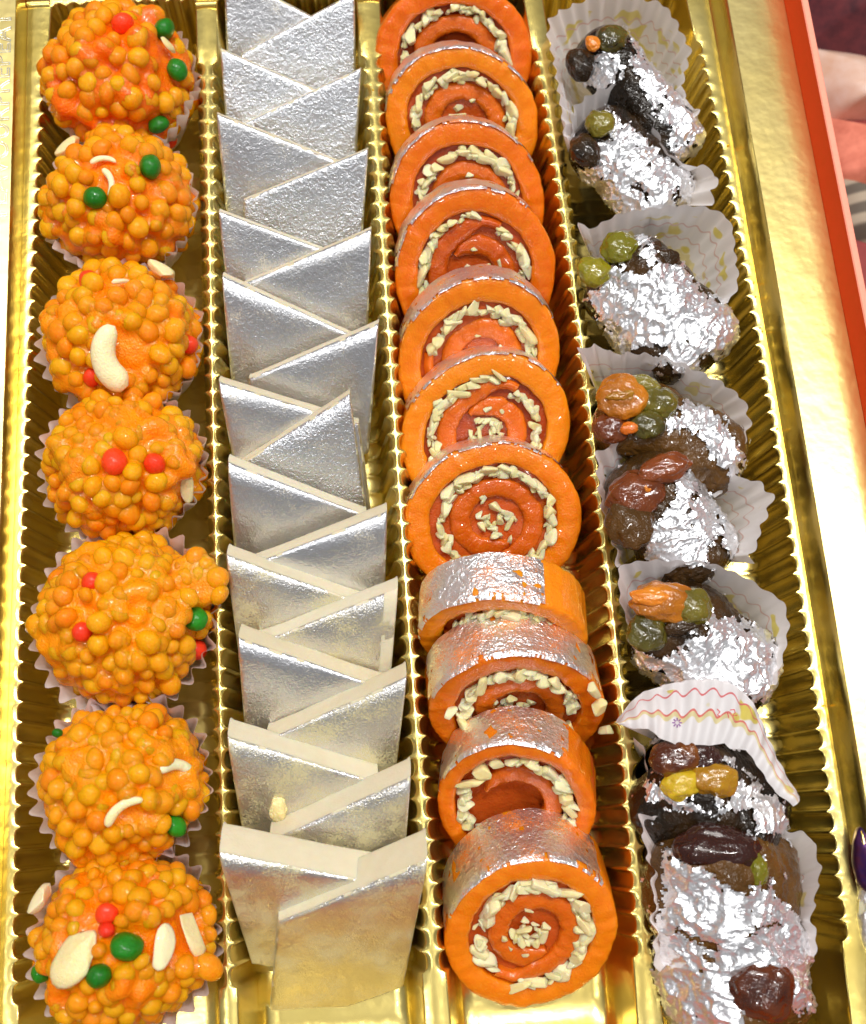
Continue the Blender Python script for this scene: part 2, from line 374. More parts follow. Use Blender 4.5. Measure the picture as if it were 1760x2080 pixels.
# embossed words on the left border
cu = bpy.data.curves.new('embossed_lettering', 'FONT'); cu.body = 'FLAVOURPREPEAT'; cu.size = .62; cu.extrude = .015; cu.bevel_depth = .014; cu.space_character = 1.12
cu.fill_mode = 'NONE'; cu.offset = 0
to = bpy.data.objects.new('embossed_lettering', cu); COL.objects.link(to)
bpy.context.view_layer.update()
dg = bpy.context.evaluated_depsgraph_get(); me = bpy.data.meshes.new_from_object(to.evaluated_get(dg)); bpy.data.objects.remove(to)
co = np.array([v.co[:] for v in me.vertices]); L0 = co[:, 0].max() - co[:, 0].min()
pa, pb = at(14, 440, FZ), at(23, 26, FZ); Lw = np.linalg.norm(pb - pa); k_ = Lw / L0
d1 = (pb - pa) / Lw; d2 = np.array([-d1[1], d1[0], 0])
W_ = pa + np.outer((co[:, 0] - co[:, 0].min()) * k_, d1) + np.outer(co[:, 1] * k_ * 1.0, d2); W_[:, 2] = FZ + .012 + co[:, 2] * .6
fs = [tuple(p.vertices) for p in me.polygons]
if fs:
    tx = put('embossed_lettering', W_, fs, plain('pale_embossed_foil', (.97, .95, .78), .25, 1.0, .1), tray, False)
# ------------------------------------------------------------------ outer box
box = empty('gift_box', (0, 0, -7.0), 'orange red cardboard gift box around the gold tray, its edge seen at the right', 'box')
REDC = plain('orange_red_card', (.82, .075, .010), .8, 0, .1, 6, (.86, .07, .012)); REDC.node_tree.nodes['Principled BSDF'].inputs['Specular IOR Level'].default_value = .15; PINKC = plain('pale_cut_card_edge', (.92, .30, .20), .6, 0, .1, 10)
TZ = 1.95
def boxwall(xf, sg, y0, y1):
    V = []; n = 30
    for y in np.linspace(y0, y1, n):
        x = xf(y)
        V += [(x, y, -6.9), (x, y, TZ - .03), (x + sg * .03, y, TZ), (x + sg * .19, y, TZ), (x + sg * .22, y, TZ - .03), (x + sg * .22, y, -6.9)]
    fc = grid_faces(n, 6, flip=(sg > 0)); fm = []
    for i in range(n - 1): fm += [0, 1, 1, 1, 0]
    o = put('side_wall', V, fc, None, box, False, [REDC, PINKC], fm)
boxwall(lambda y: bline(y) + .03, 1, 22.5, -20.5)
xlb = lambda y: np.polyval(glc, y) - 3.4
boxwall(xlb, -1, 22.5, -20.5)
for y, sg in ((22.3, 1), (-20.3, -1)):
    xa, xb = xlb(y), bline(y) + .05
    V = [(xa, y, -6.9), (xb, y, -6.9), (xb, y, TZ), (xa, y, TZ), (xa, y + sg * .2, TZ), (xb, y + sg * .2, TZ), (xb, y + sg * .2, -6.9), (xa, y + sg * .2, -6.9)]
    put('end_wall', V, [(0, 1, 2, 3), (3, 2, 5, 4), (4, 5, 6, 7)], REDC, box, False)
V = [(xlb(22) - .1, 22.3, -6.95), (bline(22), 22.3, -6.95), (bline(-20), -20.3, -6.95), (xlb(-20), -20.3, -6.95)]
put('bottom_panel', V, [(0, 1, 2, 3)], REDC, box, False)
# ------------------------------------------------------------------ surroundings (out of focus)
GZ = -9.0
def sheet(name, x0, x1, y0, y1, z, mat, n=40, amp_=.0, seed=0, fr=.15, rot=0):
    V = []
    for i in range(n):
        for j in range(n):
            x = x0 + (x1 - x0) * i / (n - 1); y = y0 + (y1 - y0) * j / (n - 1)
            e = min(i, j, n - 1 - i, n - 1 - j) / 4; V.append((x, y, z + amp_ * min(1, e) * (.5 + nz((x, y, seed), fr) + .5 * nz((x, y, seed + 5), fr * 2.3))))
    return V, grid_faces(n, n)
V, fc = sheet('', -60, 90, -60, 90, GZ, None, 60)
tag(put('table', V, fc, plain('red_cloth_cover', (.20, .03, .03), .8, 0, .3, .6, (.30, .05, .045))), 'red cloth covered table under the box', None, None, 'structure')
def drape(name, pts, h, mat, label, cat, seed, nn=36):
    """a soft crumpled lump of cloth whose outline is pts (pixels), built as a filled mound with thickness"""
    P = np.array([at(u, v, GZ + h * .6)[:2] for u, v in pts]); c = P.mean(0); V = []; rings = 14
    ang = []
    for k in range(nn):
        s = k / nn * len(P); i = int(s); f_ = s - i; q = P[i % len(P)] * (1 - f_) + P[(i + 1) % len(P)] * f_; ang.append(q)
    ang = np.array(ang)
    for k in range(nn):
        for r in range(rings):
            s = r / (rings - 1); q = c + (ang[k] - c) * (1.0 - s * .999)
            z = GZ + .02 + h * (1 - (1 - s) ** 3) + h * .25 * nz((q[0], q[1], seed), .35) * min(1, s * 4)
            V.append((q[0], q[1], z))
    o = put(name, V, grid_faces(nn, rings, closed=True), mat); tag(o, label, cat); return o
drape('folded_cloth', [(1600, -300), (2300, -300), (2300, 260), (1850, 110), (1740, 70), (1650, 45)], 2.4, plain('maroon_cloth', (.045, .006, .012), .8, 0, .3, 1.5, (.14, .02, .025)), 'dark maroon cloth lying blurred beyond the top right corner of the box', 'cloth', 1)
drape('crumpled_wrap', [(1620, 60), (1760, 85), (1900, 150), (2100, 400), (1900, 300), (1800, 215), (1700, 215), (1650, 160)], 1.6, plain('beige_wrap', (.62, .38, .26), .35, 0, .3, 1.2, (.70, .52, .44)), 'pale beige plastic wrap crumpled beside the red box edge', 'wrap', 2)
drape('salmon_cloth', [(1650, 210), (1800, 240), (2000, 300), (2200, 430), (1900, 400), (1770, 370), (1680, 355)], 1.3, plain('salmon_cloth', (.50, .12, .07), .8, 0, .3, 1.3, (.78, .25, .16)), 'salmon pink cloth blurred between the beige wrap and the grey striped cloth', 'cloth', 3)
stm, st_t, st_b, _o = nodemat('grey_striped_cloth'); tcn = st_t.nodes.new('ShaderNodeTexCoord'); wvn = st_t.nodes.new('ShaderNodeTexWave'); wvn.inputs['Scale'].default_value = .35; wvn.bands_direction = 'Y'
wvn.inputs['Distortion'].default_value = .6; st_t.links.new(tcn.outputs['Object'], wvn.inputs['Vector']); rr = ramp(st_t, wvn.outputs['Fac'], [(.35, (.12, .10, .075)), (.75, (.40, .34, .25))]); st_t.links.new(rr.outputs[0], st_b.inputs['Base Color']); st_b.inputs['Roughness'].default_value = .8
drape('striped_cloth', [(1690, 345), (1800, 375), (2000, 420), (2200, 520), (1900, 520), (1760, 475), (1700, 455)], 1.0, stm, 'grey striped cloth blurred at the right beside the box', 'cloth', 4)
# ------------------------------------------------------------------ laddus
def lumpy(n, amp_, seed, sc3=(1, 1, 1), fr=1.2):
    V, Fc = ico(n); W2 = []
    for v in V: W2.append(v * (1 + amp_ * nz(v, fr, seed) + amp_ * .5 * nz(v, fr * 2.5, seed + 3)))
    return np.array(W2) * np.array(sc3), Fc
BALLS = []
for k in range(8):
    V, Fc = lumpy(3, .09, 11 + k * 3.7, (1, 1 + .10 * ((k % 3) - 1), .93)); BALLS.append((V, Fc))
def matmesh(name, vf, mat):
    me = mesh(name, *vf); me.materials.append(mat); return me
BM = {id(mt): [matmesh('boondi', b, mt) for b in BALLS] for mt in (BOON, RED, GREEN)}
def chip(seed, sx, sy, sz):
    rnd = random.Random(seed); V, Fc = ico(3); V = V.copy()
    pl = []
    for k in range(9):
        d = np.array([rnd.gauss(0, 1) for _ in range(3)]); d /= np.linalg.norm(d); pl.append((d, rnd.uniform(.35, .7)))
    for d, h in pl:
        s = V @ d; over = s > h; V[over] -= np.outer(s[over] - h, d) * .97
    return V * np.array([sx, sy, sz]), Fc
CHIPS = [matmesh('nut_chip', chip(k, 1.45, 1.1, 1.0), NUT) for k in range(8)]
NUTBIG = [matmesh('cashew_piece', chip(20 + k, 1.9, 1.1, .55), NUT) for k in range(4)]
def cashew_mesh(arc, w0=.26, name='cashew_piece'):
    V = []; n, mseg = 22, 14
    for i in range(n):
        s = i / (n - 1); a = -arc / 2 + arc * s; c = np.array([math.cos(a), math.sin(a), 0]); r = w0 * max(.02, (1 - abs(2 * s - 1) ** 5) ** .5) * (1 + .35 * (s - .5))
        for j in range(mseg):
            b = 2 * PI * j / mseg; V.append(tuple(c * (1 + r * math.cos(b)) + np.array([0, 0, r * .8 * math.sin(b)]) + .012 * nz((s * 6, b, 0), 1.5)))
    me = mesh(name, V, [f for f in _tube(n, mseg)]); me.materials.append(NUT); return me
def _tube(n, mseg):
    return [(i * mseg + j, i * mseg + (j + 1) % mseg, (i + 1) * mseg + (j + 1) % mseg, (i + 1) * mseg + j) for i in range(n - 1) for j in range(mseg)]
CASHEW = cashew_mesh(2.1, .36); ARCNUT = cashew_mesh(1.7, .17)
LAD = [  # centre u,v, half width px, half height px, label, specials
    (248, 165, 152, 145, 'topmost orange ball, small white nut between two green beads',
     [('r', 250, 45, 1.1), ('g', 332, 62, 1.1), ('n', 342, 98, .42), ('g', 360, 142, 1.0), ('g', 322, 252, .95), ('r', 345, 290, 1.0)], []),
    (244, 412, 151, 140, 'orange ball second from the top, two green beads and thin nut slivers',
     [('g', 305, 340, 1.1), ('g', 194, 402, 1.15), ('a', 210, 333, .5, 30), ('a', 212, 372, .55, -50), ('b', 145, 305, .6)], []),
    (250, 690, 160, 150, 'orange boondi ball with one large whole cashew curled on its front',
     [('C', 248, 718, .98, 185), ('r', 186, 768, 1.15), ('r', 180, 568, 1.1), ('r', 388, 700, 1.0), ('b', 325, 556, .6), ('k', 245, 575, .6)], []),
    (253, 945, 166, 143, 'orange ball with two red beads in the middle and a pale nut chunk at right',
     [('r', 232, 938, 1.35), ('r', 316, 942, 1.15), ('B', 381, 988, .72, 80)], []),
    (255, 1255, 178, 168, 'largest orange ball, loose clumps jutting out and one green bead at its right edge',
     [('r', 186, 1180, 1.1), ('r', 165, 1285, 1.15), ('g', 397, 1258, 1.15), ('r', 403, 1322, 1.2)],
     [(420, 1150, .3), (440, 1175, .36), (400, 1135, .34), (446, 1208, .28), (80, 1270, .36), (112, 1292, .3), (405, 1170, .3)]),
    (250, 1590, 172, 152, 'orange ball with two curved cashew halves and one green bead at lower right',
     [('a', 262, 1650, .72, 60), ('a', 362, 1580, .85, 20), ('g', 356, 1677, 1.15), ('g', 118, 1490, .5)], []),
    (255, 1910, 182, 165, 'nearest orange ball at the bottom left with large cashew chunks and three green beads',
     [('B', 160, 1938, 1.05, 50), ('g', 258, 1922, 1.5), ('g', 202, 1982, 1.3), ('g', 85, 1976, .95), ('r', 216, 1855, 1.1), ('r', 216, 1888, .9), ('B', 330, 1922, .62, 75), ('B', 388, 1888, .82, -55), ('b', 90, 1830, .55)], [(425, 1965, .36)])]
LADC = []
def build_laddu(idx, u, v, hw, hh, label, spec, extra):
    rnd = random.Random(100 + idx)
    zc = .15; C = at(u, v, zc); s = scale(C); Rx = hw / s; Ry = min(hh / s * 1.06, Rx * 1.0); Rz = Rx * .93
    R3 = np.array([Rx, Ry, Rz]) * .90; LADC.append((C, Rx, Ry, Rz))
    root = empty('laddu', (C[0], C[1], C[2] - Rz), label, 'laddu', 'orange boondi balls in the left row')
    br = 21.5 / s
    pts = []
    # surface sampling with dart throwing, then shells pushed in/out a little
    tries = 0
    while tries < 7000 and len(pts) < 270:
        tries += 1
        d = np.array([rnd.gauss(0, 1) for _ in range(3)]); d /= np.linalg.norm(d)
        if d[2] < -.45: continue
        p = d * R3; mind = br * rnd.choice([1.2, 1.35, 1.5, 1.7])
        if all(np.linalg.norm(p - q[0]) > mind for q in pts): pts.append([p, br * rnd.choice([.75, .92, .96, 1.0, 1.05, 1.1]), d])
    for q in pts: q[0] = q[0] * (1 + rnd.uniform(-.085, .03) + .11 * nz(q[2], 1.4, idx * 3))
    # coloured balls / nuts: where the view ray meets the ellipsoid
    def hit(uu, vv, k=1.0):
        d = ray(uu, vv); o = (CAM - C) / (R3 * k); dd = d / (R3 * k); a = dd @ dd; b = o @ dd; c = o @ o - 1; D = b * b - a * c
        if D < 0: t = -b / a
        else: t = (-b - math.sqrt(D)) / a
        P = CAM + d * t - C; nrm = P / (R3 ** 2); return P, nrm / np.linalg.norm(nrm)
    sp = []
    for q in spec:
        P, n_ = hit(q[1], q[2]); sp.append((q, P, n_))
    keep = []
    for q in pts:
        ok = True
        for (a, P, n_) in sp:
            rad = {'r': .8, 'g': .85, 'n': 1.0, 'a': .95, 'C': 1.7, 'B': 1.35, 'b': 1.2, 'k': .6}[a[0]] * br
            if np.linalg.norm(q[0] - P) < rad + q[1] * .62: ok = False
        if ok: keep.append(q)
    for (eu, ev, er) in extra:
        P = at(eu, ev, zc + .75) - C; keep.append([P, er, P / np.linalg.norm(P)])
    # glaze: smooth skin drawn over the balls
    V, Fc = ico(6 if idx >= 0 else 5); V = V.copy(); dn = V
    base = 1 / np.sqrt(((dn / R3) ** 2).sum(1)) * .93
    acc = np.exp((base) * 9)
    for q in keep:
        p, r = q[0], q[1] * 1.0
        b = dn @ p; disc = r * r - (p @ p - b * b); msk = (disc > 0) & (b > 0)
        h = b[msk] + np.sqrt(disc[msk]) - .03; acc[msk] += np.exp(h * 9)
    h = np.log(acc) / 9 - .03 + np.array([.17 * max(-.3, nz(q, 1.9, idx * 2.0)) + .05 * nz(q, 6, idx) + .02 * nz(q, 14, idx) for q in dn])
    E_ = np.array([(f[i], f[(i + 1) % 3]) for f in Fc for i in range(3)])
    for _ in range(3):
        s_ = np.zeros(len(h)); c_ = np.zeros(len(h)); np.add.at(s_, E_[:, 0], h[E_[:, 1]]); np.add.at(c_, E_[:, 0], 1); h = .5 * h + .5 * s_ / c_
    W2 = dn * (h - .015)[:, None] + C
    put('glaze', W2, Fc, GLAZE, root)
    def inst(me, P, rad, n_=None, rotz=None, nm=None, sq=1.0):
        o = bpy.data.objects.new(nm or me.name, me); COL.objects.link(o); o.parent = root
        o.location = [float(x) for x in (P + np.array([0, 0, Rz]))]
        if n_ is not None:
            z = Vector(n_); x = Vector((1, 0, 0)); x = (x - z * x.dot(z)).normalized(); y = z.cross(x)
            o.rotation_euler = (Matrix((x, y, z)).transposed() @ Matrix.Rotation(rotz or 0, 3, 'Z')).to_euler()
        else: o.rotation_euler = [rnd.uniform(0, 6) for _ in range(3)]
        o.scale = (rad, rad, rad * sq)
        if nm == 'boondi': o.scale = (rad * rnd.uniform(.9, 1.12), rad * rnd.uniform(.9, 1.1), rad * rnd.uniform(.85, 1.05))
        return o
    for q in keep: inst(BM[id(BOON)][rnd.randrange(8)], q[0], q[1], nm='boondi')
    for (a, P, n_) in sp:
        k = a[0]
        if k == 'r': o = inst(BM[id(RED)][rnd.randrange(8)], P - n_ * .05, br * a[3] * .88, nm='boondi'); o['label'] = 'red boondi'
        elif k == 'g': o = inst(BM[id(GREEN)][rnd.randrange(8)], P + n_ * .02, br * a[3] * .95, nm='boondi'); o['label'] = 'green boondi'
        elif k == 'n': inst(NUTBIG[0], P + n_ * .1, a[3] * .5, n_, -.1, 'nut_piece', 1.0)
        elif k == 'a': inst(ARCNUT, P + n_ * (.02 - a[3] * 0) - np.array([math.cos(math.radians(a[4] + 60)), math.sin(math.radians(a[4] + 60)), 0]) * a[3] * .6, a[3], n_, math.radians(a[4] + 60), 'cashew_sliver')
        elif k == 'C': inst(CASHEW, P + n_ * .14 + np.array([.5, .0, 0]) * a[3], a[3], n_, math.radians(a[4]), 'whole_cashew')
        elif k == 'B': inst(NUTBIG[rnd.randrange(4)], P + n_ * .04, a[3] * .48, n_, math.radians(a[4]), 'cashew_piece')
        elif k == 'b': inst(CHIPS[2], P + n_ * .05, a[3] * .75, n_, .4, 'cashew_piece', .6)
        elif k == 'k': o = inst(CHIPS[1], P + n_ * .08, a[3] * .3, n_, .3, 'green_flake', .4); 
    return root
LB = []
for i, L in enumerate(LAD): LB.append(build_laddu(i, *L))
# ------------------------------------------------------------------ paper cases
def uvset(me, uvs):
    l = me.uv_layers.new(name='UVMap')
    vi = np.zeros(len(me.loops), int); me.loops.foreach_get('vertex_index', vi)
    l.data.foreach_set('uv', np.asarray(uvs, float)[vi].ravel())
def cup_round(C, Rx, Ry, zb, zr, seed, label, flare=1.06, n=30):
    root_v = []; NU, NV = n * 8, 12
    for i in range(NU):
        a = 2 * PI * i / NU; ca, sa = math.cos(a), math.sin(a)
        zz = zr + .45 * nz((ca * 1.3, sa * 1.3, seed), 1.5) + .12 * nz((ca * 5, sa * 5, seed), 1.0)
        wob = 1 + .05 * nz((ca * 2, sa * 2, seed + 9), 1.2)
        for j in range(NV):
            s = j / (NV - 1); r = (.62 + (flare - .62) * s ** .8) * (1 + (wob - 1) * s)
            pl = .055 * s * math.sin(n * a + .8 * nz((ca * 2, sa * 2, seed + 4), 2)) * (1 + .5 * nz((ca * 4, sa * 4, seed), 1))
            root_v.append((C[0] + Rx * (r + pl) * ca, C[1] + Ry * (r + pl) * sa, zb + (zz - zb) * s))
    V = root_v; Fc = grid_faces(NU, NV, closed=True)
    c = len(V); V.append((C[0], C[1], zb)); Fc += [(i * NV, c, ((i + 1) % NU) * NV) for i in range(NU)]
    o = put('paper_case', V, Fc, PAPER); tag(o, label, 'paper case', 'white paper cases in the box')
    return o
CUPL = ['pale fluted paper case under the topmost orange ball', 'pale fluted paper case under the orange ball with thin nut slivers', 'pale fluted paper case under the orange ball with the whole cashew',
        'pale fluted paper case under the orange ball with two red beads', 'white paper case with curled edge under the largest orange ball', 'white paper case with wavy rim under the orange ball with curved cashew halves',
        'white paper case with a raised corner round the nearest orange ball']
for i, (C, Rx, Ry, Rz) in enumerate(LADC):
    cup_round(C, Rx * .99, Ry * 1.05, -2.25, .28, 5.0 + i * 2.3, CUPL[i], 1.02 if i < 4 else 1.05)
# ------------------------------------------------------------------ cashew fudge diamonds
PHI0 = 41
KL = [  # side, P1 px, slope px, outer px, z, phi, thickness, leaf, label
    ('L', (455, -60), (629, 32), (460, 100), .9, 42, 0.42, KLEAF, 'smooth silver fudge diamond cut by the top edge, left side of the stack'),
    ('R', (720, -15), (629, 35), (722, 130), .9, 42, 0.42, KLEAF2, 'topmost right hand fudge diamond, its upper corner touching the top edge'),
    ('L', (448, 100), (588, 161), (457, 228), .9, 42, 0.44, KLEAF2, 'grainy silver fudge diamond beside the topmost orange ball, left side of its stack'),
    ('R', (733, 140), (642, 183), (724, 300), .9, 42, 0.44, KLEAF2, 'rough frosted silver fudge diamond beside the second orange roll slice'),
    ('L', (440, 232), (664, 320), (456, 404), .95, 42, 0.46, KLEAF, 'smooth grey fudge diamond with scratches, beside the second orange ball'),
    ('R', (748, 304), (505, 404), (738, 455), .95, 42, 0.46, KLEAF2, 'very grainy silver fudge diamond, third down on the right of its stack'),
    ('L', (444, 430), (634, 500), (457, 555), 1.0, 41, 0.48, KLEAF, 'narrow grey fudge diamond beside the lower half of the second orange ball'),
    ('R', (755, 468), (551, 554), (748, 650), 1.0, 41, 0.48, KLEAF, 'silver fudge diamond with a white lit corner, fourth down on the right'),
    ('L', (450, 563), (704, 677), (469, 770), 1.0, 41, 0.5, KLEAF, 'wide silver fudge diamond beside the ball with the whole cashew'),
    ('R', (769, 661), (516, 766), (747, 936), 1.05, 41, 0.52, KLEAF, 'silver fudge diamond whose long right edge shows behind a smaller one'),
    ('L', (443, 780), (640, 837), (472, 930), 1.05, 41, 0.58, KLEAF, 'silver fudge diamond with cream top edge, directly left of the set in crackled one'),
    ('R', (711, 805), (513, 928), (742, 1027), 1.15, 41, 0.5, KLEAF2, 'set in silver fudge diamond with crackled leaf and a gap on its right'),
    ('L', (462, 944), (718, 1038), (474, 1095), 1.1, 41, 0.62, KLEAF, 'crackled silver fudge diamond beside the ball with the nut chunk'),
    ('R', (787, 1046), (585, 1120), (783, 1180), 1.1, 41, 0.66, KLEAF, 'silver fudge diamond with cream upper edge just below the green gap'),
    ('L', (458, 1134), (698, 1213), (476, 1268), 1.15, 41, 0.68, KLEAF3, 'silver fudge diamond with few dark specks, beside the jutting orange clump'),
    ('R', (809, 1202), (585, 1284), (797, 1345), 1.15, 41, 0.7, KLEAF3, 'speckled silver fudge diamond with bare cream right corner'),
    ('L', (482, 1304), (718, 1378), (497, 1480), 1.2, 41, 0.76, KLEAF, 'silver fudge diamond with exposed cream left side and bright band on top'),
    ('R', (827, 1384), (585, 1486), (805, 1565), 1.2, 41, 0.76, KLEAF3, 'silver fudge diamond with a cluster of dark specks, third from the bottom on the right'),
    ('L', (461, 1506), (755, 1586), (495, 1705), 1.25, 41, 0.84, KLEAF3, 'silver fudge diamond with a pale drop on its face'),
    ('R', (835, 1588), (599, 1688), (823, 1740), 1.25, 41, 0.84, KLEAF3, 'fudge diamond just above the nearest one, right side of the stack'),
    ('L', (444, 1745), (687, 1783), (512, 1960), 1.8, 48, 1.0, KLEAF3, 'greenish gold tinted fudge diamond tapering to a low point beside the nearest one'),
    ('R', (869, 1759), (565, 1875), (820, 2006), 1.85, 48, 1.02, KLEAF3, 'nearest fudge diamond, fully visible at the bottom with thick cream upper edge')]
def slab(k, sd, p1, ps, po, z, phi, t, leaf, label):
    rnd = random.Random(300 + k); ph = math.radians(phi); n = np.array([0, -math.sin(ph), math.cos(ph)])
    yaw = math.radians(rnd.uniform(-3, 3)); n = np.array([n[0] * math.cos(yaw) - n[1] * math.sin(yaw), n[0] * math.sin(yaw) + n[1] * math.cos(yaw), n[2]])
    P = at(*p1, z); Q = onplane(*ps, P, n); O = onplane(*po, P, n)
    e1 = (Q - P) / np.linalg.norm(Q - P); e2 = (O - P) / np.linalg.norm(O - P)
    ln = 4.25 if k < 20 else 4.3
    l1 = ln; l2 = 4.1
    if k == 21: l1 = np.linalg.norm(Q - P) ; l2 = np.linalg.norm(O - P)
    if k == 20: l2 = np.linalg.norm(O - P); l1 = 4.2
    if k == 11: l1 = 4.0
    # keep above the floor
    dz = P[2] + e2[2] * l2; 
    if dz < -2.2: l2 *= (P[2] + 2.2) / (P[2] - dz)
    G = 30; V = []; hv = {}
    def edge(s): return min(s, 1 - s)
    cc = 0.0
    for i in range(G + 1):
        a = (1 - math.cos(PI * i / G)) / 2
        for j in range(G + 1):
            b = (1 - math.cos(PI * j / G)) / 2
            r = .10; da = edge(a) * l1; db = edge(b) * l2
            drop = 0
            if da < r: drop += r - math.sqrt(max(0, r * r - (r - da) ** 2))
            if db < r: drop += r - math.sqrt(max(0, r * r - (r - db) ** 2))
            bt = b * l2; roll = (.03 if k < 7 else .16) * max(0, 1 - bt / .5) ** 2 * max(0, 1 - a * 1.3) ** .8
            sw = .035 * nz((a * 3, b * 3, k * 5.1), 1.0)
            tap = .0
            if k == 20: tap = a * b * 0
            p = P + e1 * l1 * a + e2 * l2 * b + n * (-drop * .6 - roll + sw)
            if k == 20: p = p - e1 * l1 * a * b * .80 * (1 if True else 0)
            V.append(p)
    Fc = grid_faces(G + 1, G + 1)
    if sd == 'L': Fc = [f[::-1] for f in Fc]
    root = empty('fudge_diamond', P + e1 * l1 / 2 + e2 * l2 - n * t / 2, label, 'fudge diamond', 'silver leaf fudge diamonds in the second row')
    # cream body: rim rings behind the face
    idx = [i * (G + 1) for i in range(G + 1)] + [G * (G + 1) + j for j in range(1, G + 1)] + [i * (G + 1) + G for i in range(G - 1, -1, -1)] + [j for j in range(G - 1, 0, -1)]
    A = np.array(V); ring = A[idx]; ctr = A.mean(0); m = len(idx); BV = []; 
    lev = [(0.012, 0.0), (.05, .0), (.12, .01), (t * .35, .015), (t * .65, .015), (t - .1, .0), (t - .03, -.03), (t, -.09)]
    dirs = ring - ctr; dirs -= np.outer(dirs @ n, n); dl = np.linalg.norm(dirs, axis=1)[:, None]; dirs = dirs / dl
    for d, o in lev:
        for q, dr in zip(ring, dirs): BV.append(q - n * d + dr * (o + .012 * nz(q * 1.0 + n * d, 2.2, k)))
    BF = []
    for r in range(len(lev) - 1):
        for i in range(m):
            i2 = (i + 1) % m; BF.append((r * m + i, r * m + i2, (r + 1) * m + i2, (r + 1) * m + i))
    fz = len(BV); BV += [p - n * .02 for p in V]; BF += [tuple(fz + x for x in f) for f in Fc]
    bz = (len(lev) - 1) * m; BV.append(ctr - n * t); cb = len(BV) - 1
    BF += [(bz + i, bz + (i + 1) % m, cb) for i in range(m)]
    put('fudge_body', BV, BF, CREAM, root)
    # silver leaf with ragged edges: drop face cells near the border by noise
    LF = []
    for f in Fc:
        c = A[list(f)].mean(0); q = min(f); i, j = q // (G + 1), q % (G + 1)
        eb = min((1 - math.cos(PI * i / G)) / 2 * l1, (1 - (1 - math.cos(PI * (i + 1) / G)) / 2) * l1, (1 - math.cos(PI * j / G)) / 2 * l2)
        if eb < .03 and nz(c, 3.0, k) > .25: continue
        if k == 15 and i < 6 and nz(c, 1.5, 2) > -.25: continue
        LF.append(f)
    put('silver_leaf', [p + n * .006 for p in V], LF, leaf, root)
    return root, P, e1, e2, n, l1, l2
SL = []
for k, q in enumerate(KL): SL.append(slab(k, *q))
# pale yellow drop on a fudge face
o_, P, e1, e2, n, l1, l2 = SL[18]
c = onplane(566, 1642, P, n)
V, Fc = lumpy(4, .25, 3.3, (.24, .42, .16), 1.3)
zax = Vector(n); x = Vector(e1); y = zax.cross(x)
R3_ = np.array(Matrix((x, y, zax)).transposed()) @ np.array(Matrix.Rotation(.35, 3, 'Z'))
o = put('pale_drop', (V @ R3_.T) + c + n * .06, Fc, NUT); tag(o, 'pale yellow drop on the face of a silver fudge diamond', 'nut crumb')
# ------------------------------------------------------------------ orange rolls
RL = [  # centre px, R px, t, phi, yaw, foil range deg (from top, - = left), label
    (922, 120, 152, 1.5, 45, 0, (-5, 20), 'topmost orange roll slice with a torn hollow centre and hardly any silver leaf'),
    (940, 252, 151, 1.5, 45, 0, (-80, 75), 'orange roll slice second from the top with a thin silver edged rim'),
    (951, 415, 160, 1.5, 41, 0, (-85, 60), 'orange roll slice third from the top, between two slices with silver edged rims'),
    (967, 562, 170, 1.5, 41, 0, (-85, 45), 'orange roll slice fourth from the top, silver rim on its left shoulder'),
    (975, 738, 170, 1.5, 42, 0, (-75, 60), 'orange roll slice with a flattened top and dull brown inner disc'),
    (988, 885, 170, 1.5, 32, 0, (-70, 65), 'orange roll slice with a thick arc of cashew chips above its core'),
    (1004, 1062, 172, 1.5, 27, 0, (-85, 55), 'orange roll slice showing its whole spiral face and a nut filled centre'),
    (1022, 1305, 166, 1.5, 68, -6, (-90, 26), 'almost upright orange roll slice with wide silver leaf ending at a bare orange patch'),
    (1052, 1452, 181, 1.6, 57, 0, (-75, 72), 'orange roll slice under a wide silver band with big nut chunks spilling from its face'),
    (1048, 1648, 170, 1.5, 46, -14, (-88, 26), 'orange roll slice with a deep red hollow and a bare orange right shoulder'),
    (1080, 1902, 184, 2.1, 37, -3, (-88, 48), 'nearest orange roll slice with a complete nut spiral and broad silver leaf on top')]
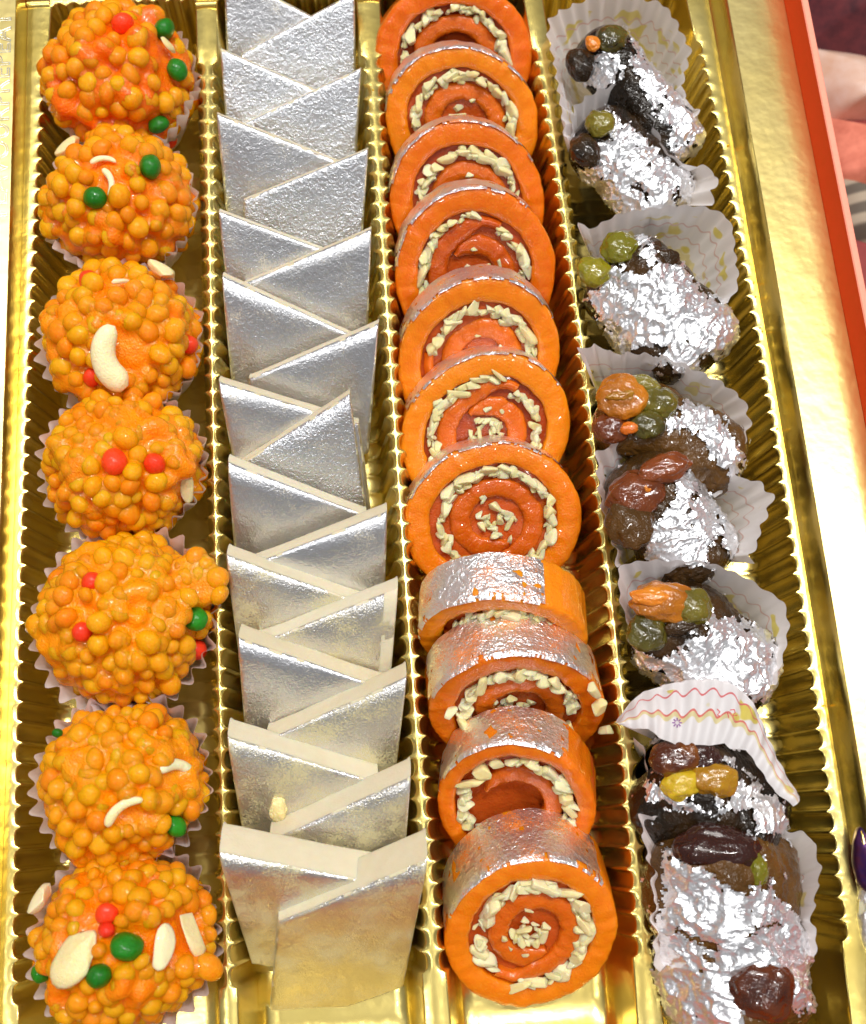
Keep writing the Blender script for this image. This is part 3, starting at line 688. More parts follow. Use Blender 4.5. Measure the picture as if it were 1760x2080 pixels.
def build_roll(k, u, v, Rp, t, phi, yaw, foil, label):
    rnd = random.Random(500 + k); ph = math.radians(phi); yw = math.radians(yaw)
    n = np.array([0, -math.sin(ph), math.cos(ph)]); n = np.array([-n[1] * math.sin(yw), n[1] * math.cos(yw), n[2]])
    zc = max(-2.0 + 2.45 * math.sin(ph), -.15)
    C = at(u, v, zc); R = Rp / scale(C)
    ex = np.array([math.cos(yw), math.sin(yw), 0]); ex -= n * (ex @ n); ex /= np.linalg.norm(ex); ey = np.cross(n, ex)   # ey is 'up' in the face
    root = empty('roll_slice', (C[0], C[1], -2.2), label, 'roll slice', 'orange nut rolls in the third row')
    hollow = k in (0, 9)
    def dep(r): return -(.34 if not hollow else .55) * (1 - min(1, r / R)) ** 1.2 * (1 if k != 10 else .5)
    a0 = rnd.uniform(0, 6.28) if k not in (6, 10) else -2.2
    turns = .75 if hollow else 1.2
    egg = .03 + .03 * rnd.random()
    def lobes(th): return 1 + egg * math.cos(2 * th + k) + .014 * nz((math.cos(th) * 2, math.sin(th) * 2, k), 1.5)
    def sheet(name, rfun, n_, closed):
        V = []; M = 12
        for i in range(n_ + (0 if closed else 1)):
            s = i / n_; th, ro, ri = rfun(s); ca, sa = math.cos(th), math.sin(th); L_ = lobes(th)
            w_ = min(.1, (ro - ri) * .3)
            sec = [(ro, -t), (ro, -t * .5), (ro, -.12), (ro - w_ * .25, -.045), (ro - w_, 0), (ro - (ro - ri) * .35, .02), (ro - (ro - ri) * .65, .015), (ri + w_, 0), (ri + w_ * .25, -.04), (ri, -.14), (ri - .01, -t * .5), (ri, -t)]
            for (r, d) in sec:
                dd = d + (dep((ro + ri) / 2) if d > -.5 else 0) + .05 * nz((r * ca, r * sa, k), .9) + .045 * nz((r * ca, r * sa, k), 3) + .02 * nz((r * ca, r * sa, k), 8)
                V.append(C + (ex * ca + ey * sa) * (r * L_ + .03 * nz((ca * 3, sa * 3, d * 2), 2, k) + .02 * nz((ca * 8, sa * 8, d * 4), 1.5, k)) + n * dd)
        Fc = grid_faces(n_ + (0 if closed else 1), M, closed=closed, flip=True)
        if not closed: Fc += [tuple(range(M)), tuple(n_ * M + j for j in range(M - 1, -1, -1))]
        put(name, V, Fc, JELLY if closed else JELLYI, root)
    wr = (.285 if k != 9 else .23) * R
    sheet('outer_layer', lambda s: (2 * PI * s, R, R - wr * (1 + .10 * nz((math.cos(2 * PI * s), math.sin(2 * PI * s), k), 1.3))), 200, True)
    def rin(s):
        f_ = min(1, s / .25); ro = R * (.70 - .10 * f_ - .17 * max(0, s - .25)); return ro
    def inner(s):
        s *= turns; ro = rin(s); wd = .24 * R
        e = min(1, (turns - s) / .12); e = max(.25, e ** .5); e2 = max(.5, min(1, s / .1)); return (a0 + 2 * PI * s, ro - wd * (1 - e) * .4, ro - wd * e2 + wd * (1 - e) * .5)
    sheet('inner_layer', inner, int(150 * turns), False)
    # paste mass behind the spiral
    V = []; rings = [(.93, -t + .02), (.93, -.35), (.86, -.22), (.5, -.30 if not hollow else -.6), (.0001, -.36 if not hollow else -.7)]; NA2 = 64
    for i in range(NA2):
        th = 2 * PI * i / NA2; ca, sa = math.cos(th), math.sin(th)
        for r, d in rings: V.append(C + (ex * ca + ey * sa) * r * R * (1 + .04 * nz((ca * 3, sa * 3, r), 1, k)) + n * (d + .12 * nz((ca * r * 3, sa * r * 3, k), 1.2)))
    put('roll_core', V, grid_faces(NA2, len(rings), closed=True, flip=True), JELLYD, root)
    # nut chips between the layers
    def put_chip(r, th, sz, d=0.0):
        o = bpy.data.objects.new('nut_chip', CHIPS[rnd.randrange(8)]); COL.objects.link(o); o.parent = root
        p = C + (ex * math.cos(th) + ey * math.sin(th)) * r * lobes(th) + n * (dep(r) + d)
        o.location = Vector([float(x) for x in p]) - root.location
        tx_ = -ex * math.sin(th) + ey * math.cos(th); z_ = Vector(n); x_ = Vector(tx_); y_ = z_.cross(x_)
        o.rotation_euler = (Matrix((x_, y_, z_)).transposed() @ Matrix.Rotation(rnd.uniform(-.7, .7), 3, 'Z') @ Matrix.Rotation(rnd.uniform(-.6, .6), 3, 'X')).to_euler()
        o.scale = (sz * rnd.uniform(.8, 1.35), sz * rnd.uniform(.7, 1.1), sz)
    th = 0.0
    while th < 2 * PI:
        s = ((th - a0) / (2 * PI)) % 1.0
        ro_in = rin(s) if not hollow or s < turns else .58 * R
        gap = R - wr - ro_in; r = (R - wr + ro_in) / 2 - (0 if not hollow else 0)
        sz = rnd.choice([.10, .14, .17, .20, .24]) * (1.15 if k > 6 else 1)
        if gap > .04 * R and rnd.random() < (.93 if not hollow else .8): put_chip(r + rnd.uniform(-.09, .09), th, sz, rnd.uniform(-.09, .03))
        if gap > .08 * R and rnd.random() < .6: put_chip(r + rnd.uniform(-.2, .16), th + .05, sz * .75, -.05)
        th += sz * 1.1 / r
    if not hollow:
        for q in range(20):
            put_chip(R * .19 * math.sqrt(rnd.random()) + .02, rnd.uniform(0, 6.28), rnd.uniform(.09, .17), -.05 + .14 * rnd.random())
        for q in range(4): put_chip(R * rnd.uniform(.25, .36), rnd.uniform(0, 6.28), rnd.uniform(.07, .12), .04)
    if k == 8:
        for (du, r_, sz) in ((-2.6, .75, .25), (.15, .92, .26), (-.25, 1.02, .22), (.5, .98, .2), (3.3, .62, .24), (-1.5, .2, .28), (2.9, .78, .2)): put_chip(R * r_, du, sz, .22)
    # silver leaf round the outside
    f0, f1 = [math.radians(90 - x) for x in foil]; NA3, NT = 150, 16; V = []
    for i in range(NA3 + 1):
        th = f0 + (f1 - f0) * i / NA3; ca, sa = math.cos(th), math.sin(th); rr_ = lobes(th); ro = R
        for j in range(NT + 1):
            d = .0 - (t - .02) * j / NT; rad = ro * rr_ + .02 + .02 * nz((ca * 3, sa * 3, d * 2), 2, k)
            if j == 0: rad -= .07; d = .005
            if j == 1: rad -= .012; d = -.05
            q = C + (ex * ca + ey * sa) * rad + n * (d + .05 * nz((ro * ca, ro * sa, k), .9)); V.append(q + (ex * ca + ey * sa) * .025 * nz(q, 3.5, k))
    Fc = []
    for i in range(NA3):
        for j in range(NT):
            s = i / NA3; e = min(s, 1 - s) * 5; c = np.array(V[i * (NT + 1) + j])
            th = .55 + .9 * min(e, 1.0) - (.75 if j == 0 else .55 if j == 1 else .4 if j == 2 else .2 if j == 3 else 0)
            if nz(c, 2.6, k) + .6 * nz(c, 8.0, k) * 1.0 > th - .32: continue
            Fc.append((i * (NT + 1) + j, i * (NT + 1) + j + 1, (i + 1) * (NT + 1) + j + 1, (i + 1) * (NT + 1) + j))
    if Fc: put('silver_leaf', V, Fc, RLEAF, root)
for k, q in enumerate(RL): build_roll(k, *q)
# ------------------------------------------------------------------ silver leaf sweets in paper cups (fourth row)
def P5(pts, s, o): return [(o[0] + x / s, o[1] + y / s) for x, y in pts]
A5 = (3.667, (1080, 0)); A6 = (3.385, (1120, 540)); A7 = (4.19, (1180, 700)); A8 = (3.385, (1200, 1080)); A9 = (4.4, (1240, 1370)); A10 = (3.385, (1240, 1560))
def interp(pts, n):
    P = np.array(pts, float); d = np.r_[0, np.cumsum(np.linalg.norm(np.diff(P[:, :2], axis=0), axis=1))]; s = np.linspace(0, d[-1], n)
    return np.stack([np.interp(s, d, P[:, i]) for i in range(P.shape[1])], 1)
def fan_cup(rim, base, zr, mat, label, pleat=.06, seed=0, npl=None, rb=.9, bow=.35, lowedge=None):
    """pleated paper wall: rim follows the picked outline at height zr, foot is a small ellipse in the well"""
    R_ = interp(rim, 420); n = len(R_); Bc = at(*base, -1.9); NV = 14; V = []; UV = []
    Lr = 0; prev = None
    pts3 = []
    for i in range(n):
        z = zr + .25 * nz((i * .012, seed, 0), 1.0); pts3.append(at(R_[i, 0], R_[i, 1], z))
    pts3 = np.array(pts3)
    for _ in range(4): pts3[1:-1] = (pts3[:-2] + pts3[1:-1] * 2 + pts3[2:]) / 4
    L = np.r_[0, np.cumsum(np.linalg.norm(np.diff(pts3, axis=0), axis=1))]; wl = .55
    for i in range(n):
        p = pts3[i]; d = p - Bc; d[2] = 0; dl = np.linalg.norm(d); d = d / max(dl, .01); b = Bc + d * min(rb, dl * .6); ph = L[i] / wl * 2 * PI + 1.3 * nz((L[i] * .5, seed, 1), 1)
        for j in range(NV):
            s = j / (NV - 1); q = b + (p - b) * s; q[2] -= bow * math.sin(PI * s) * (1.0); q[2] = max(q[2], -2.25)
            am = pleat * s * (1 + .5 * nz((L[i] * .8, seed, 4), 1)); q = q + d * am * math.sin(ph) + np.array([0, 0, 1]) * am * .7 * math.cos(ph * 1.0) * s
            V.append(q); UV.append((L[i] / 12.0, s))
    o = put('paper_case', V, grid_faces(n, NV), mat if not lowedge else PAPER); uvset(o.data, UV)
    if lowedge:
        E2 = interp(lowedge, n); V = []; UV = []
        for i in range(n):
            a = pts3[i]; b = at(E2[i, 0], E2[i, 1], zr + .25)
            for j in range(12):
                s = j / 11; q = a + (b - a) * s; q[2] += .32 * math.sin(PI * s * .8) + .075 * math.sin(L[i] / .60 * 2 * PI) * (1 - .3 * s) + .05 * nz(q, 1.2, 3); V.append(q); UV.append((L[i] / 12.0, 1 - s))
        q = put('folded_flap', V, grid_faces(n, 12), mat, o); uvset(q.data, UV)
    tag(o, label, 'paper case', 'white paper cases in the box'); return o
def blob(u, v, z, rx, ry, rz, ang, mat, name, root, seed, amp_=.2, n=5):
    z += .22; V, Fc = lumpy(n, amp_, seed, (rx * 1.15, ry * 1.15, rz * 1.1), 1.2); R_ = np.array(Matrix.Rotation(ang, 3, 'Z')); C = at(u, v, z)
    return put(name, V @ R_.T + C, Fc, mat, root)
def sweet(k, T, B, r, ends, leafs, holes, fruits, label, sq=.9, cut=.0):
    rnd = random.Random(800 + k)
    pT, pB = at(*T), at(*B); ax = pB - pT; L = np.linalg.norm(ax); ax /= L
    up = np.array([0, 0, 1.0]); sd = np.cross(ax, up); sd /= np.linalg.norm(sd); up = np.cross(sd, ax)
    root = empty('leaf_wrapped_sweet', ((pT + pB) / 2) - np.array([0, 0, r * .9]), label, 'wrapped sweet', 'silver leafed date sweets in the right row')
    NU, NV = 250, 210; V = []
    for i in range(NU):
        s = i / (NU - 1)
        # rounded barrel
        x = -r * .75 + (L + r * 1.5) * s; e = 0
        if x < 0: e = (-x / (r * .76)); 
        elif x > L: e = ((x - L) / (r * .76))
        rad = r * (max(0, 1 - e ** ends) ** (1 / ends)) if e > 0 else r
        for j in range(NV):
            a = 2 * PI * j / NV; p = pT + ax * x + (sd * math.cos(a) + up * math.sin(a) * sq) * max(rad, .001)
            dn = sd * math.cos(a) + up * math.sin(a)
            p = p + dn * (.16 * r * nz(p, .9, k * 2.1) + .07 * nz(p, 2.6, k) + .03 * nz(p, 7, k))
            V.append(p)
    Fc = []
    for i in range(NU - 1):
        for j in range(NV): Fc.append((i * NV + j, i * NV + (j + 1) % NV, (i + 1) * NV + (j + 1) % NV, (i + 1) * NV + j))
    Fc = [f[::-1] for f in Fc]; A = np.array(V)
    me_o = put('date_roll', A, Fc, BROWN, root)
    # silver leaf: cells whose place lies inside the leaf outlines
    Fa = np.array(Fc); cen = A[Fa].mean(1); pp = px(cen); jit = np.array([(nz(c, 5, 1) * 12 + nz(c, 14, 4) * 7, nz(c, 5, 7) * 12 + nz(c, 14, 9) * 7) for c in cen]); pp = pp + jit
    nor = np.cross(A[Fa[:, 1]] - A[Fa[:, 0]], A[Fa[:, 2]] - A[Fa[:, 0]]); vis = np.einsum('ij,ij->i', nor, CAM - cen)
    if np.median(vis[cen[:, 2] > (pT[2] + pB[2]) / 2 + .3 * r]) < 0: vis = -vis
    ins = np.zeros(len(Fa), bool)
    for lf in leafs: ins |= inpoly(pp, lf)
    for h in holes: ins &= ~inpoly(pp, h)
    ins &= vis > 0
    fleck = np.array([nz(c, 2.6, 60 + k) + .5 * nz(c, 7, 9) for c in cen]); ins |= (fleck > .60) & (vis > 0) & (cen[:, 2] > -.3)
    tear = np.array([nz(c, 1.7, 20 + k) + .5 * nz(c, 5.5, k) for c in cen]); ins &= tear < .66
    # crinkled shell
    LV = A.copy(); dirn = A - (pT + np.outer(np.clip((A - pT) @ ax, 0, L), ax)); dirn /= np.linalg.norm(dirn, axis=1)[:, None] + 1e-9
    used = np.unique(Fa[ins]); off = np.zeros(len(A))
    for i in used:
        p = A[i]; rdg = 1 - abs(nz(p, 2.2, 31)) * 2.0; rdg2 = 1 - abs(nz(p + .4 * np.array([nz(p, 3, 5), nz(p, 3, 6), 0]), 5.5, 12)) * 2
        off[i] = .03 + .07 * max(0, rdg) ** 3 + .03 * max(0, rdg2) ** 3 + .005 * nz(p, 9, 3)
    LV += dirn * off[:, None]
    remap = -np.ones(len(A), int); remap[used] = np.arange(len(used))
    FI = remap[Fa[ins]]; lab = np.arange(len(used))
    for _ in range(400):
        mn = lab[FI].min(1); new = lab.copy()
        for c_ in range(4): np.minimum.at(new, FI[:, c_], mn)
        if (new == lab).all(): break
        lab = new
    fl_ = lab[FI[:, 0]]; ids, cnt = np.unique(fl_, return_counts=True); small = []
    for i_, c_ in zip(ids, cnt):
        sel_ = FI[fl_ == i_]
        if c_ > 110:
            u_, inv_ = np.unique(sel_, return_inverse=True); put('silver_leaf', LV[used][u_], inv_.reshape(-1, 4), CLEAF, root)
        else: small.append(sel_)
    if small:
        sel_ = np.concatenate(small); u_, inv_ = np.unique(sel_, return_inverse=True)
        tag(put('leaf_flecks', LV[used][u_], inv_.reshape(-1, 4), CLEAF, root), kind='stuff')
    for q, (u, v, z, rx, ry, rz, ang, mt) in enumerate(fruits): blob(u, v, z, rx, ry, rz, ang, mt, 'candied_fruit', root, k * 7 + q * 3.1)
    return root
SW = []
# 1
fan_cup(P5([(330, 1130), (260, 1060), (220, 800), (190, 600), (165, 420), (120, 270), (135, 130), (250, 60), (400, 0), (560, -30), (800, -10), (970, 20), (1060, 130), (1130, 270), (1185, 370), (1160, 470), (1120, 640), (1170, 780), (1270, 830), (1150, 890)], *A5), (1255, 190), .85, PAPERP, 'paper case fanned out behind the topmost silver sweet in the right row', seed=1)
sweet(1, (1225, 110, .25), (1362, 290, .0), 1.02, 2.3, [P5([(650, 170), (770, 160), (775, 290), (900, 400), (1010, 600), (1200, 800), (1300, 960), (1300, 1230), (1060, 1250), (1030, 1000), (1040, 930), (920, 880), (850, 720), (820, 640), (780, 560), (720, 480), (790, 400), (700, 260)], *A5), P5([(480, 390), (560, 370), (670, 460), (680, 520), (630, 600), (560, 660), (460, 640), (370, 600), (380, 560), (460, 520)], *A5)], [],
      [(1204, 88, 1.15, .2, .24, .15, .2, TANG), (1240, 80, 1.0, .45, .4, .3, .2, OLIVE), (1180, 130, .9, .4, .5, .3, .3, BROWN)], 'topmost silver leafed sweet in the right row with a small bright orange fleck')
# 2
fan_cup(P5([(230, 620), (225, 800), (250, 1000), (310, 1120), (300, 960), (330, 780), (440, 700), (560, 645), (700, 615), (820, 655), (845, 760), (900, 900), (1000, 1130), (1170, 1240), (1290, 1230), (1400, 1340), (1340, 1420), (1360, 1540)], *A5), (1240, 350), .95, PAPER, 'plain paper case between the two topmost silver sweets, flaring to the right', seed=2)
sweet(2, (1228, 290, .2), (1335, 395, -.1), 1.25, 2.4, [P5([(560, 790), (620, 880), (700, 930), (760, 950), (930, 1130), (1050, 1230), (1200, 1300), (1400, 1400), (1400, 1600), (1240, 1700), (850, 1640), (600, 1680), (450, 1700), (340, 1700), (350, 1500), (340, 1240), (480, 1240), (480, 1080), (600, 1060), (590, 960)], *A5)], [P5([(740, 1380), (800, 1375), (890, 1470), (880, 1500)], *A5), P5([(370, 1560), (410, 1540), (450, 1560), (450, 1630), (410, 1650), (375, 1630)], *A5), P5([(1065, 1380), (1095, 1380), (1085, 1530), (1065, 1530)], *A5)],
      [(1220, 252, 1.15, .42, .38, .3, .2, OLIVE), (1190, 305, .95, .4, .5, .3, .3, BROWN)], 'second silver leafed sweet from the top with a black spot low on its left')
# 3
fan_cup([(1180, 470), (1173, 450), (1200, 465), (1254, 436), (1306, 425), (1380, 417), (1434, 420), (1473, 436), (1489, 463), (1494, 518), (1500, 560), (1497, 590), (1478, 615)], (1300, 590), 1.0, PAPERP, 'translucent paper case arching behind the sweet with two lime fruits', seed=3, pleat=.035)
sweet(3, (1292, 580, .15), (1385, 690, .0), 1.58, 2.6, [P5([(380, 20), (450, 10), (640, 60), (700, 20), (760, -20), (900, 10), (990, 130), (1060, 230), (1130, 180), (1250, 250), (1300, 400), (1320, 430), (1300, 600), (1250, 710), (1180, 790), (960, 800), (800, 680), (450, 640), (380, 560), (360, 440), (300, 260), (240, 230), (360, 120), (370, 60)], *A6), P5([(780, 1730), (880, 1780), (910, 1860), (960, 1960), (880, 1970), (820, 1940), (780, 1800)], *A5), P5([(370, 1850), (520, 1820), (570, 1850), (600, 1960), (560, 1970), (520, 1900), (380, 1910)], *A5)],
      [P5([(560, 560), (740, 535), (810, 560), (790, 612), (560, 604)], *A6), P5([(1000, 640), (1080, 610), (1150, 650), (1140, 710), (1010, 710)], *A6)],
      [(1258, 503, 1.2, .5, .45, .3, .2, LIME), (1207, 552, 1.0, .42, .42, .3, .3, LIME), (1345, 525, 1.2, .5, .3, .25, 0, BROWN)], 'broad silver leafed sweet with two lime coloured fruits at its upper left')
# 4
fan_cup(P5([(260, 720), (230, 640), (190, 570), (300, 540), (440, 600), (620, 600), (830, 640), (1000, 720), (1150, 790), (1240, 850), (1330, 930), (1370, 1080), (1330, 1210), (1240, 1330)], *A6), (1310, 870), 1.05, PAPERP, 'paper case with faint pink lines and a yellow flower spot, behind the amber fruit', seed=4)
sweet(4, (1275, 850, .1), (1440, 930, -.1), 1.3, 2.3, [P5([(820, 510), (880, 500), (1000, 520), (1120, 560), (1230, 680), (1330, 850), (1400, 1000), (1300, 1150), (1100, 950), (1000, 760), (900, 730), (780, 730), (700, 700), (660, 620), (700, 590), (800, 600), (870, 640), (830, 560)], *A7)], [],
      [(1262, 805, 1.1, .62, .58, .4, .1, AMBER), (1338, 818, 1.05, .48, .46, .35, .2, OLIVE), (1308, 782, 1.1, .45, .26, .25, -.3, OLIVE), (1262, 805, 1.42, .36, .16, .14, .05, YELL), (1318, 862, 1.05, .45, .38, .3, .2, OLIVE), (1278, 870, 1.15, .25, .16, .14, .2, TANG), (1240, 870, .95, .45, .4, .3, .2, RUST)], 'glossy amber fruit sweet lying left of its silver leafed half')  # small golden blob on the amber fruit is its highlight, modelled in colour
# 5
fan_cup(P5([(310, 1900), (290, 1700), (200, 1500), (150, 1200), (130, 890), (260, 890), (270, 800), (340, 780), (450, 770), (620, 830), (700, 750), (880, 740), (1000, 740), (1130, 850), (1250, 1000), (1380, 1150), (1530, 1160), (1560, 1240), (1650, 1270), (1590, 1420), (1530, 1580), (1500, 1640), (1520, 1700), (1430, 1790), (1470, 1860)], *A7), (1340, 1080), 1.05, PAPERP, 'wide paper case with two yellow spots round the reddish brown sweet', seed=5)
sweet(5, (1318, 990, .15), (1400, 1120, -.1), 1.35, 2.4, [P5([(770, 1130), (960, 1060), (1040, 1150), (1120, 1230), (1300, 1350), (1400, 1560), (1450, 1680), (1460, 1780), (1500, 1880), (1480, 2000), (1230, 1900), (1010, 1880), (580, 1880), (560, 1700), (630, 1540), (720, 1400), (800, 1350), (820, 1250)], *A7)], [P5([(945, 1180), (1000, 1250), (995, 1330), (955, 1320)], *A7), P5([(1130, 1640), (1200, 1680), (1220, 1780), (1300, 1830), (1220, 1900), (1030, 1850), (1080, 1740)], *A7)],
      [(1352, 952, 1.25, .68, .36, .3, .25, RUST), (1303, 992, 1.2, .3, .2, .2, -.4, TANG), (1290, 1005, 1.0, .75, .6, .4, .2, RUST), (1280, 1060, .9, .6, .7, .4, .2, BROWN)], 'reddish brown glazed sweet with silver leaf on its lower right half')
# 6
fan_cup(P5([(290, 800), (260, 640), (200, 470), (190, 260), (230, 220), (400, 195), (580, 200), (750, 200), (900, 240), (1080, 320), (1200, 400), (1330, 480), (1365, 640), (1340, 800), (1300, 950), (1270, 1050)], *A8), (1400, 1330), 1.1, PAPERP, 'smooth wide paper case with small yellow marks behind the red and olive fruit', seed=6, pleat=.03)
sweet(6, (1375, 1275, .1), (1480, 1370, -.1), 1.5, 2.3, [P5([(770, 500), (830, 560), (900, 620), (1000, 600), (1200, 680), (1320, 820), (1350, 950), (1380, 1100), (1250, 1300), (1130, 1180), (1040, 1090), (560, 1060), (450, 1080), (360, 980), (280, 880), (300, 780), (400, 830), (520, 870), (600, 820), (650, 740), (780, 720), (800, 640), (770, 580)], *A8)], [],
      [(1345, 1222, 1.25, .78, .5, .4, -.05, AMBER), (1325, 1212, 1.55, .5, .22, .18, -.05, TANG), (1405, 1232, 1.2, .5, .48, .36, .2, OLIVE), (1315, 1285, 1.0, .5, .5, .35, .2, OLIVE), (1390, 1272, 1.15, .5, .22, .2, .1, BROWN)], 'red orange and olive fruit sweet with crumpled silver leaf below it')
# 7
fan_cup(P5([(350, 1150), (330, 850), (300, 640), (200, 560)], *A9), (1400, 1600), .9, PAPER, 'thin left wall of a paper case beside the sweet with two golden fruits', seed=7.5, rb=1.5, pleat=.03)
fan_cup(P5([(50, 430), (110, 340), (210, 220), (290, 160), (500, 90), (700, 50), (900, 40), (1060, 70), (1220, 180), (1330, 350), (1390, 520), (1480, 720), (1600, 950), (1700, 1100)], *A9), (1430, 1540), 1.35, PAPERR, 'paper case printed with red wavy lines, folded over the sweet', seed=7, rb=.8, bow=-.1, pleat=.02,
        lowedge=P5([(60, 450), (200, 490), (330, 490), (420, 570), (590, 640), (720, 630), (870, 640), (1000, 620), (1060, 670), (1200, 680), (1280, 800), (1350, 900), (1450, 1050), (1620, 1180)], *A9))
sweet(7, (1395, 1600, .1), (1480, 1655, -.2), 1.75, 2.6, [P5([(1000, 740), (1080, 740), (1120, 820), (1080, 850), (990, 780)], *A9), P5([(1150, 830), (1260, 870), (1290, 960), (1200, 930)], *A9), P5([(1300, 960), (1340, 1080), (1480, 1090), (1560, 1270), (1600, 1420), (1300, 1400), (1270, 1200), (1100, 1200), (860, 1260), (1040, 1140), (1130, 960), (1200, 1010)], *A9), P5([(370, 560), (480, 640), (480, 700), (430, 880), (370, 830)], *A9), P5([(320, 950), (500, 1000), (520, 1080), (800, 1180), (900, 1250), (700, 1230), (530, 1130), (400, 1160), (330, 1100)], *A9)], [],
      [(1376, 1540, 1.3, .62, .45, .35, 0, AMBER), (1448, 1583, 1.35, .62, .4, .32, -.1, YELL), (1386, 1592, 1.3, .5, .36, .3, .1, YELL), (1425, 1540, 1.25, .45, .4, .3, 0, RUST)], 'dark brown sweet with two golden fruits under the red printed paper')
# 8
fan_cup(P5([(340, 1400), (290, 1300), (320, 1150), (270, 1000), (330, 950), (280, 850), (300, 700), (260, 640), (230, 500), (200, 320), (250, 310), (300, 340), (480, 360), (700, 370), (1000, 375), (1150, 400), (1390, 470), (1450, 700), (1410, 900), (1380, 1080), (1430, 1150), (1400, 1300)], *A10), (1480, 1900), 1.05, PAPERP, 'crumpled paper case behind the nearest silver sweet at the bottom right', seed=8)
sweet(8, (1460, 1790, .1), (1490, 1985, -.1), 1.95, 3.2, [P5([(370, 560), (450, 550), (520, 650), (640, 680), (760, 780), (880, 840), (950, 860), (1080, 820), (1100, 720), (1130, 880), (1230, 950), (1330, 1080), (1400, 1230), (1440, 1400), (1440, 1600), (1330, 1680), (1250, 1650), (940, 1660), (910, 1800), (340, 1800), (310, 1400), (300, 1100), (380, 900), (380, 700)], *A10)],
      [P5([(430, 1085), (500, 1105), (600, 1160), (690, 1225), (660, 1225), (560, 1165), (470, 1120)], *A10), P5([(900, 1180), (1060, 1080), (1160, 1060), (1150, 1085), (1060, 1105), (930, 1175)], *A10), P5([(900, 1390), (1050, 1350), (1170, 1385), (1235, 1460), (1250, 1640), (1000, 1800), (900, 1800), (940, 1700), (830, 1620), (850, 1560), (830, 1500)], *A10), P5([(540, 640), (1000, 640), (1080, 700), (1060, 800), (940, 850), (760, 770)], *A10)],
      [(1456, 1722, 1.35, .98, .5, .4, -.08, RUST), (1537, 1768, 1.4, .28, .36, .25, 0, LIME), (1508, 1762, 1.35, .4, .25, .2, 0, OLIVE), (1547, 2008, 1.2, .72, .72, .5, 0, RUST)], 'largest silver leafed sweet, nearest at the bottom right, with a round brown bare spot')
# red flower print and small red characters on the folded case
RP = plain('red_print', (.62, .10, .12), .6, 0, 0, 5); PP = plain('violet_print', (.25, .10, .30), .6, 0, 0, 5)

flap = bpy.data.objects['folded_flap']
def onflap(u, v, lift=.02):
    dg_ = bpy.context.evaluated_depsgraph_get(); dv = Vector(ray(u, v)); hit, loc, nrm, i_ = flap.ray_cast(flap.matrix_world.inverted() @ Vector(CAM), dv)
    return np.array(loc) if hit else at(u, v, 1.7)
bpy.context.view_layer.update()
V = []; Fc = []
c0 = at(1376, 1468, 1.9)
for q in range(8):
    a = q * PI / 4; ca, sa = math.cos(a), math.sin(a)
    u0, v0 = 1376 + 4 * ca, 1468 + 4 * sa; u1, v1 = 1376 + 10 * ca, 1468 + 10 * sa; wx, wy = -sa * 1.3, ca * 1.3
    b0 = len(V)
    for (uu, vv) in ((u0 - wx, v0 - wy), (u1 - wx, v1 - wy), (u1 + wx, v1 + wy), (u0 + wx, v0 + wy)):
        p = onflap(uu, vv); p = p + (CAM - p) / np.linalg.norm(CAM - p) * .02; V.append(p)
    Fc.append((b0, b0 + 1, b0 + 2, b0 + 3))
put('printed_flower', V, Fc, PP, flap, False)
def stroke(pts, wd=1.3):
    V = []; n_ = len(pts)
    for i, (x, y) in enumerate(pts):
        a = pts[max(0, i - 1)]; b = pts[min(n_ - 1, i + 1)]; d = np.array([b[0] - a[0], b[1] - a[1]], float); d /= np.linalg.norm(d) + 1e-9; nn = np.array([-d[1], d[0]]) * wd
        for sg in (-1, 1):
            p = onflap(x + sg * nn[0], y + sg * nn[1]); V.append(p + (CAM - p) / np.linalg.norm(CAM - p) * .02)
    return V, [(2 * i, 2 * i + 1, 2 * i + 3, 2 * i + 2) for i in range(n_ - 1)]
V = []; Fc = []
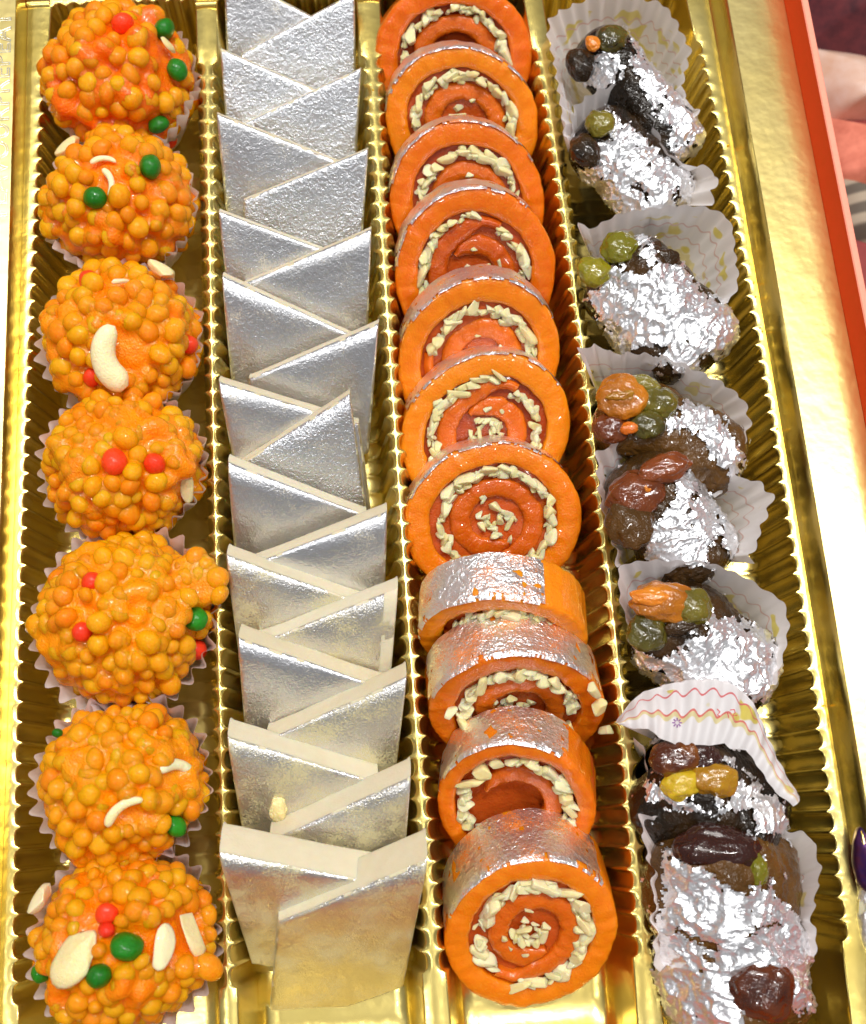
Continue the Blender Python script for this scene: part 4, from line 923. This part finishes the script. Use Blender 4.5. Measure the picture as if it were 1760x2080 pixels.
for pts in ([(1484, 1442), (1492, 1441), (1494, 1447), (1489, 1454), (1498, 1453)], [(1478, 1447), (1481, 1458)], [(1457, 1440), (1463, 1446), (1458, 1452), (1464, 1455)]):
    v_, f_ = stroke(pts, 1.0); b0 = len(V); V += v_; Fc += [tuple(x + b0 for x in f) for f in f_]
put('printed_characters', V, Fc, RP, flap, False)
# things in the small side compartment at the lower right
PUR = plain('purple_foil_wrap', (.03, .012, .12), .3, .6, .6, 3, (.10, .02, .05))
Cw = at(1794, 1745, .35)
V, Fc = lumpy(4, .1, 4.4, (.75, .95, .35), 1.5)
V = np.sign(V) * np.abs(V) ** .8
root = empty('wrapped_chocolate', Cw, 'corner of a dark purple foil wrapped chocolate at the right edge', 'chocolate')
put('wrapper', V + Cw, Fc, PUR, root)
V, Fc = lumpy(2, .2, 1, (.07, .8, .05), 1)
put('gold_seam', V + Cw + np.array([-.55, 0, .28]), Fc, GOLD, root)
Cs = at(1832, 1868, -.3)
root = empty('leaf_topped_sweet', Cs, 'small white silver leafed sweet in the side compartment at the right edge', 'sweet')
V, Fc = lumpy(5, .1, 6.1, (1.35, 1.5, 1.0), 1.2); put('sweet_body', V + Cs, Fc, CREAM, root)
W2 = V * 1.03; put('silver_leaf', W2 + Cs, [f for f in Fc if V[f[0], 2] > -.1 and nz(V[f[0]], 2, 3) < .35], CLEAF, root)

# tiny crumbs dropped on the dividers
V = []; Fc = []; fm = []; rnd = random.Random(5); VI, FI_ = ico(1)
for q in range(46):
    i = rnd.randrange(4); k = rnd.randrange(20, len(ys) - 20)
    if i < 3: a, b_ = XR[i][k] + .15, XL[i + 1][k] - .15
    else: a, b_ = XR[3][k] + .15, xgr[k] - .1
    if b_ <= a: continue
    r = rnd.uniform(.018, .05); c = np.array([rnd.uniform(a, b_), ys[k], .035 + r * .5]); b0 = len(V)
    for v in VI: V.append(c + v * r * np.array([rnd.uniform(.7, 1.3), rnd.uniform(.7, 1.3), .7]))
    Fc += [tuple(b0 + x for x in f) for f in FI_]; fm += [0 if (i == 0 or rnd.random() < .4) else 1] * len(FI_)
tag(put('crumbs', V, Fc, None, None, True, [BOON, NUT], fm), 'tiny orange and cream crumbs scattered on the gold dividers', 'crumbs', kind='stuff')
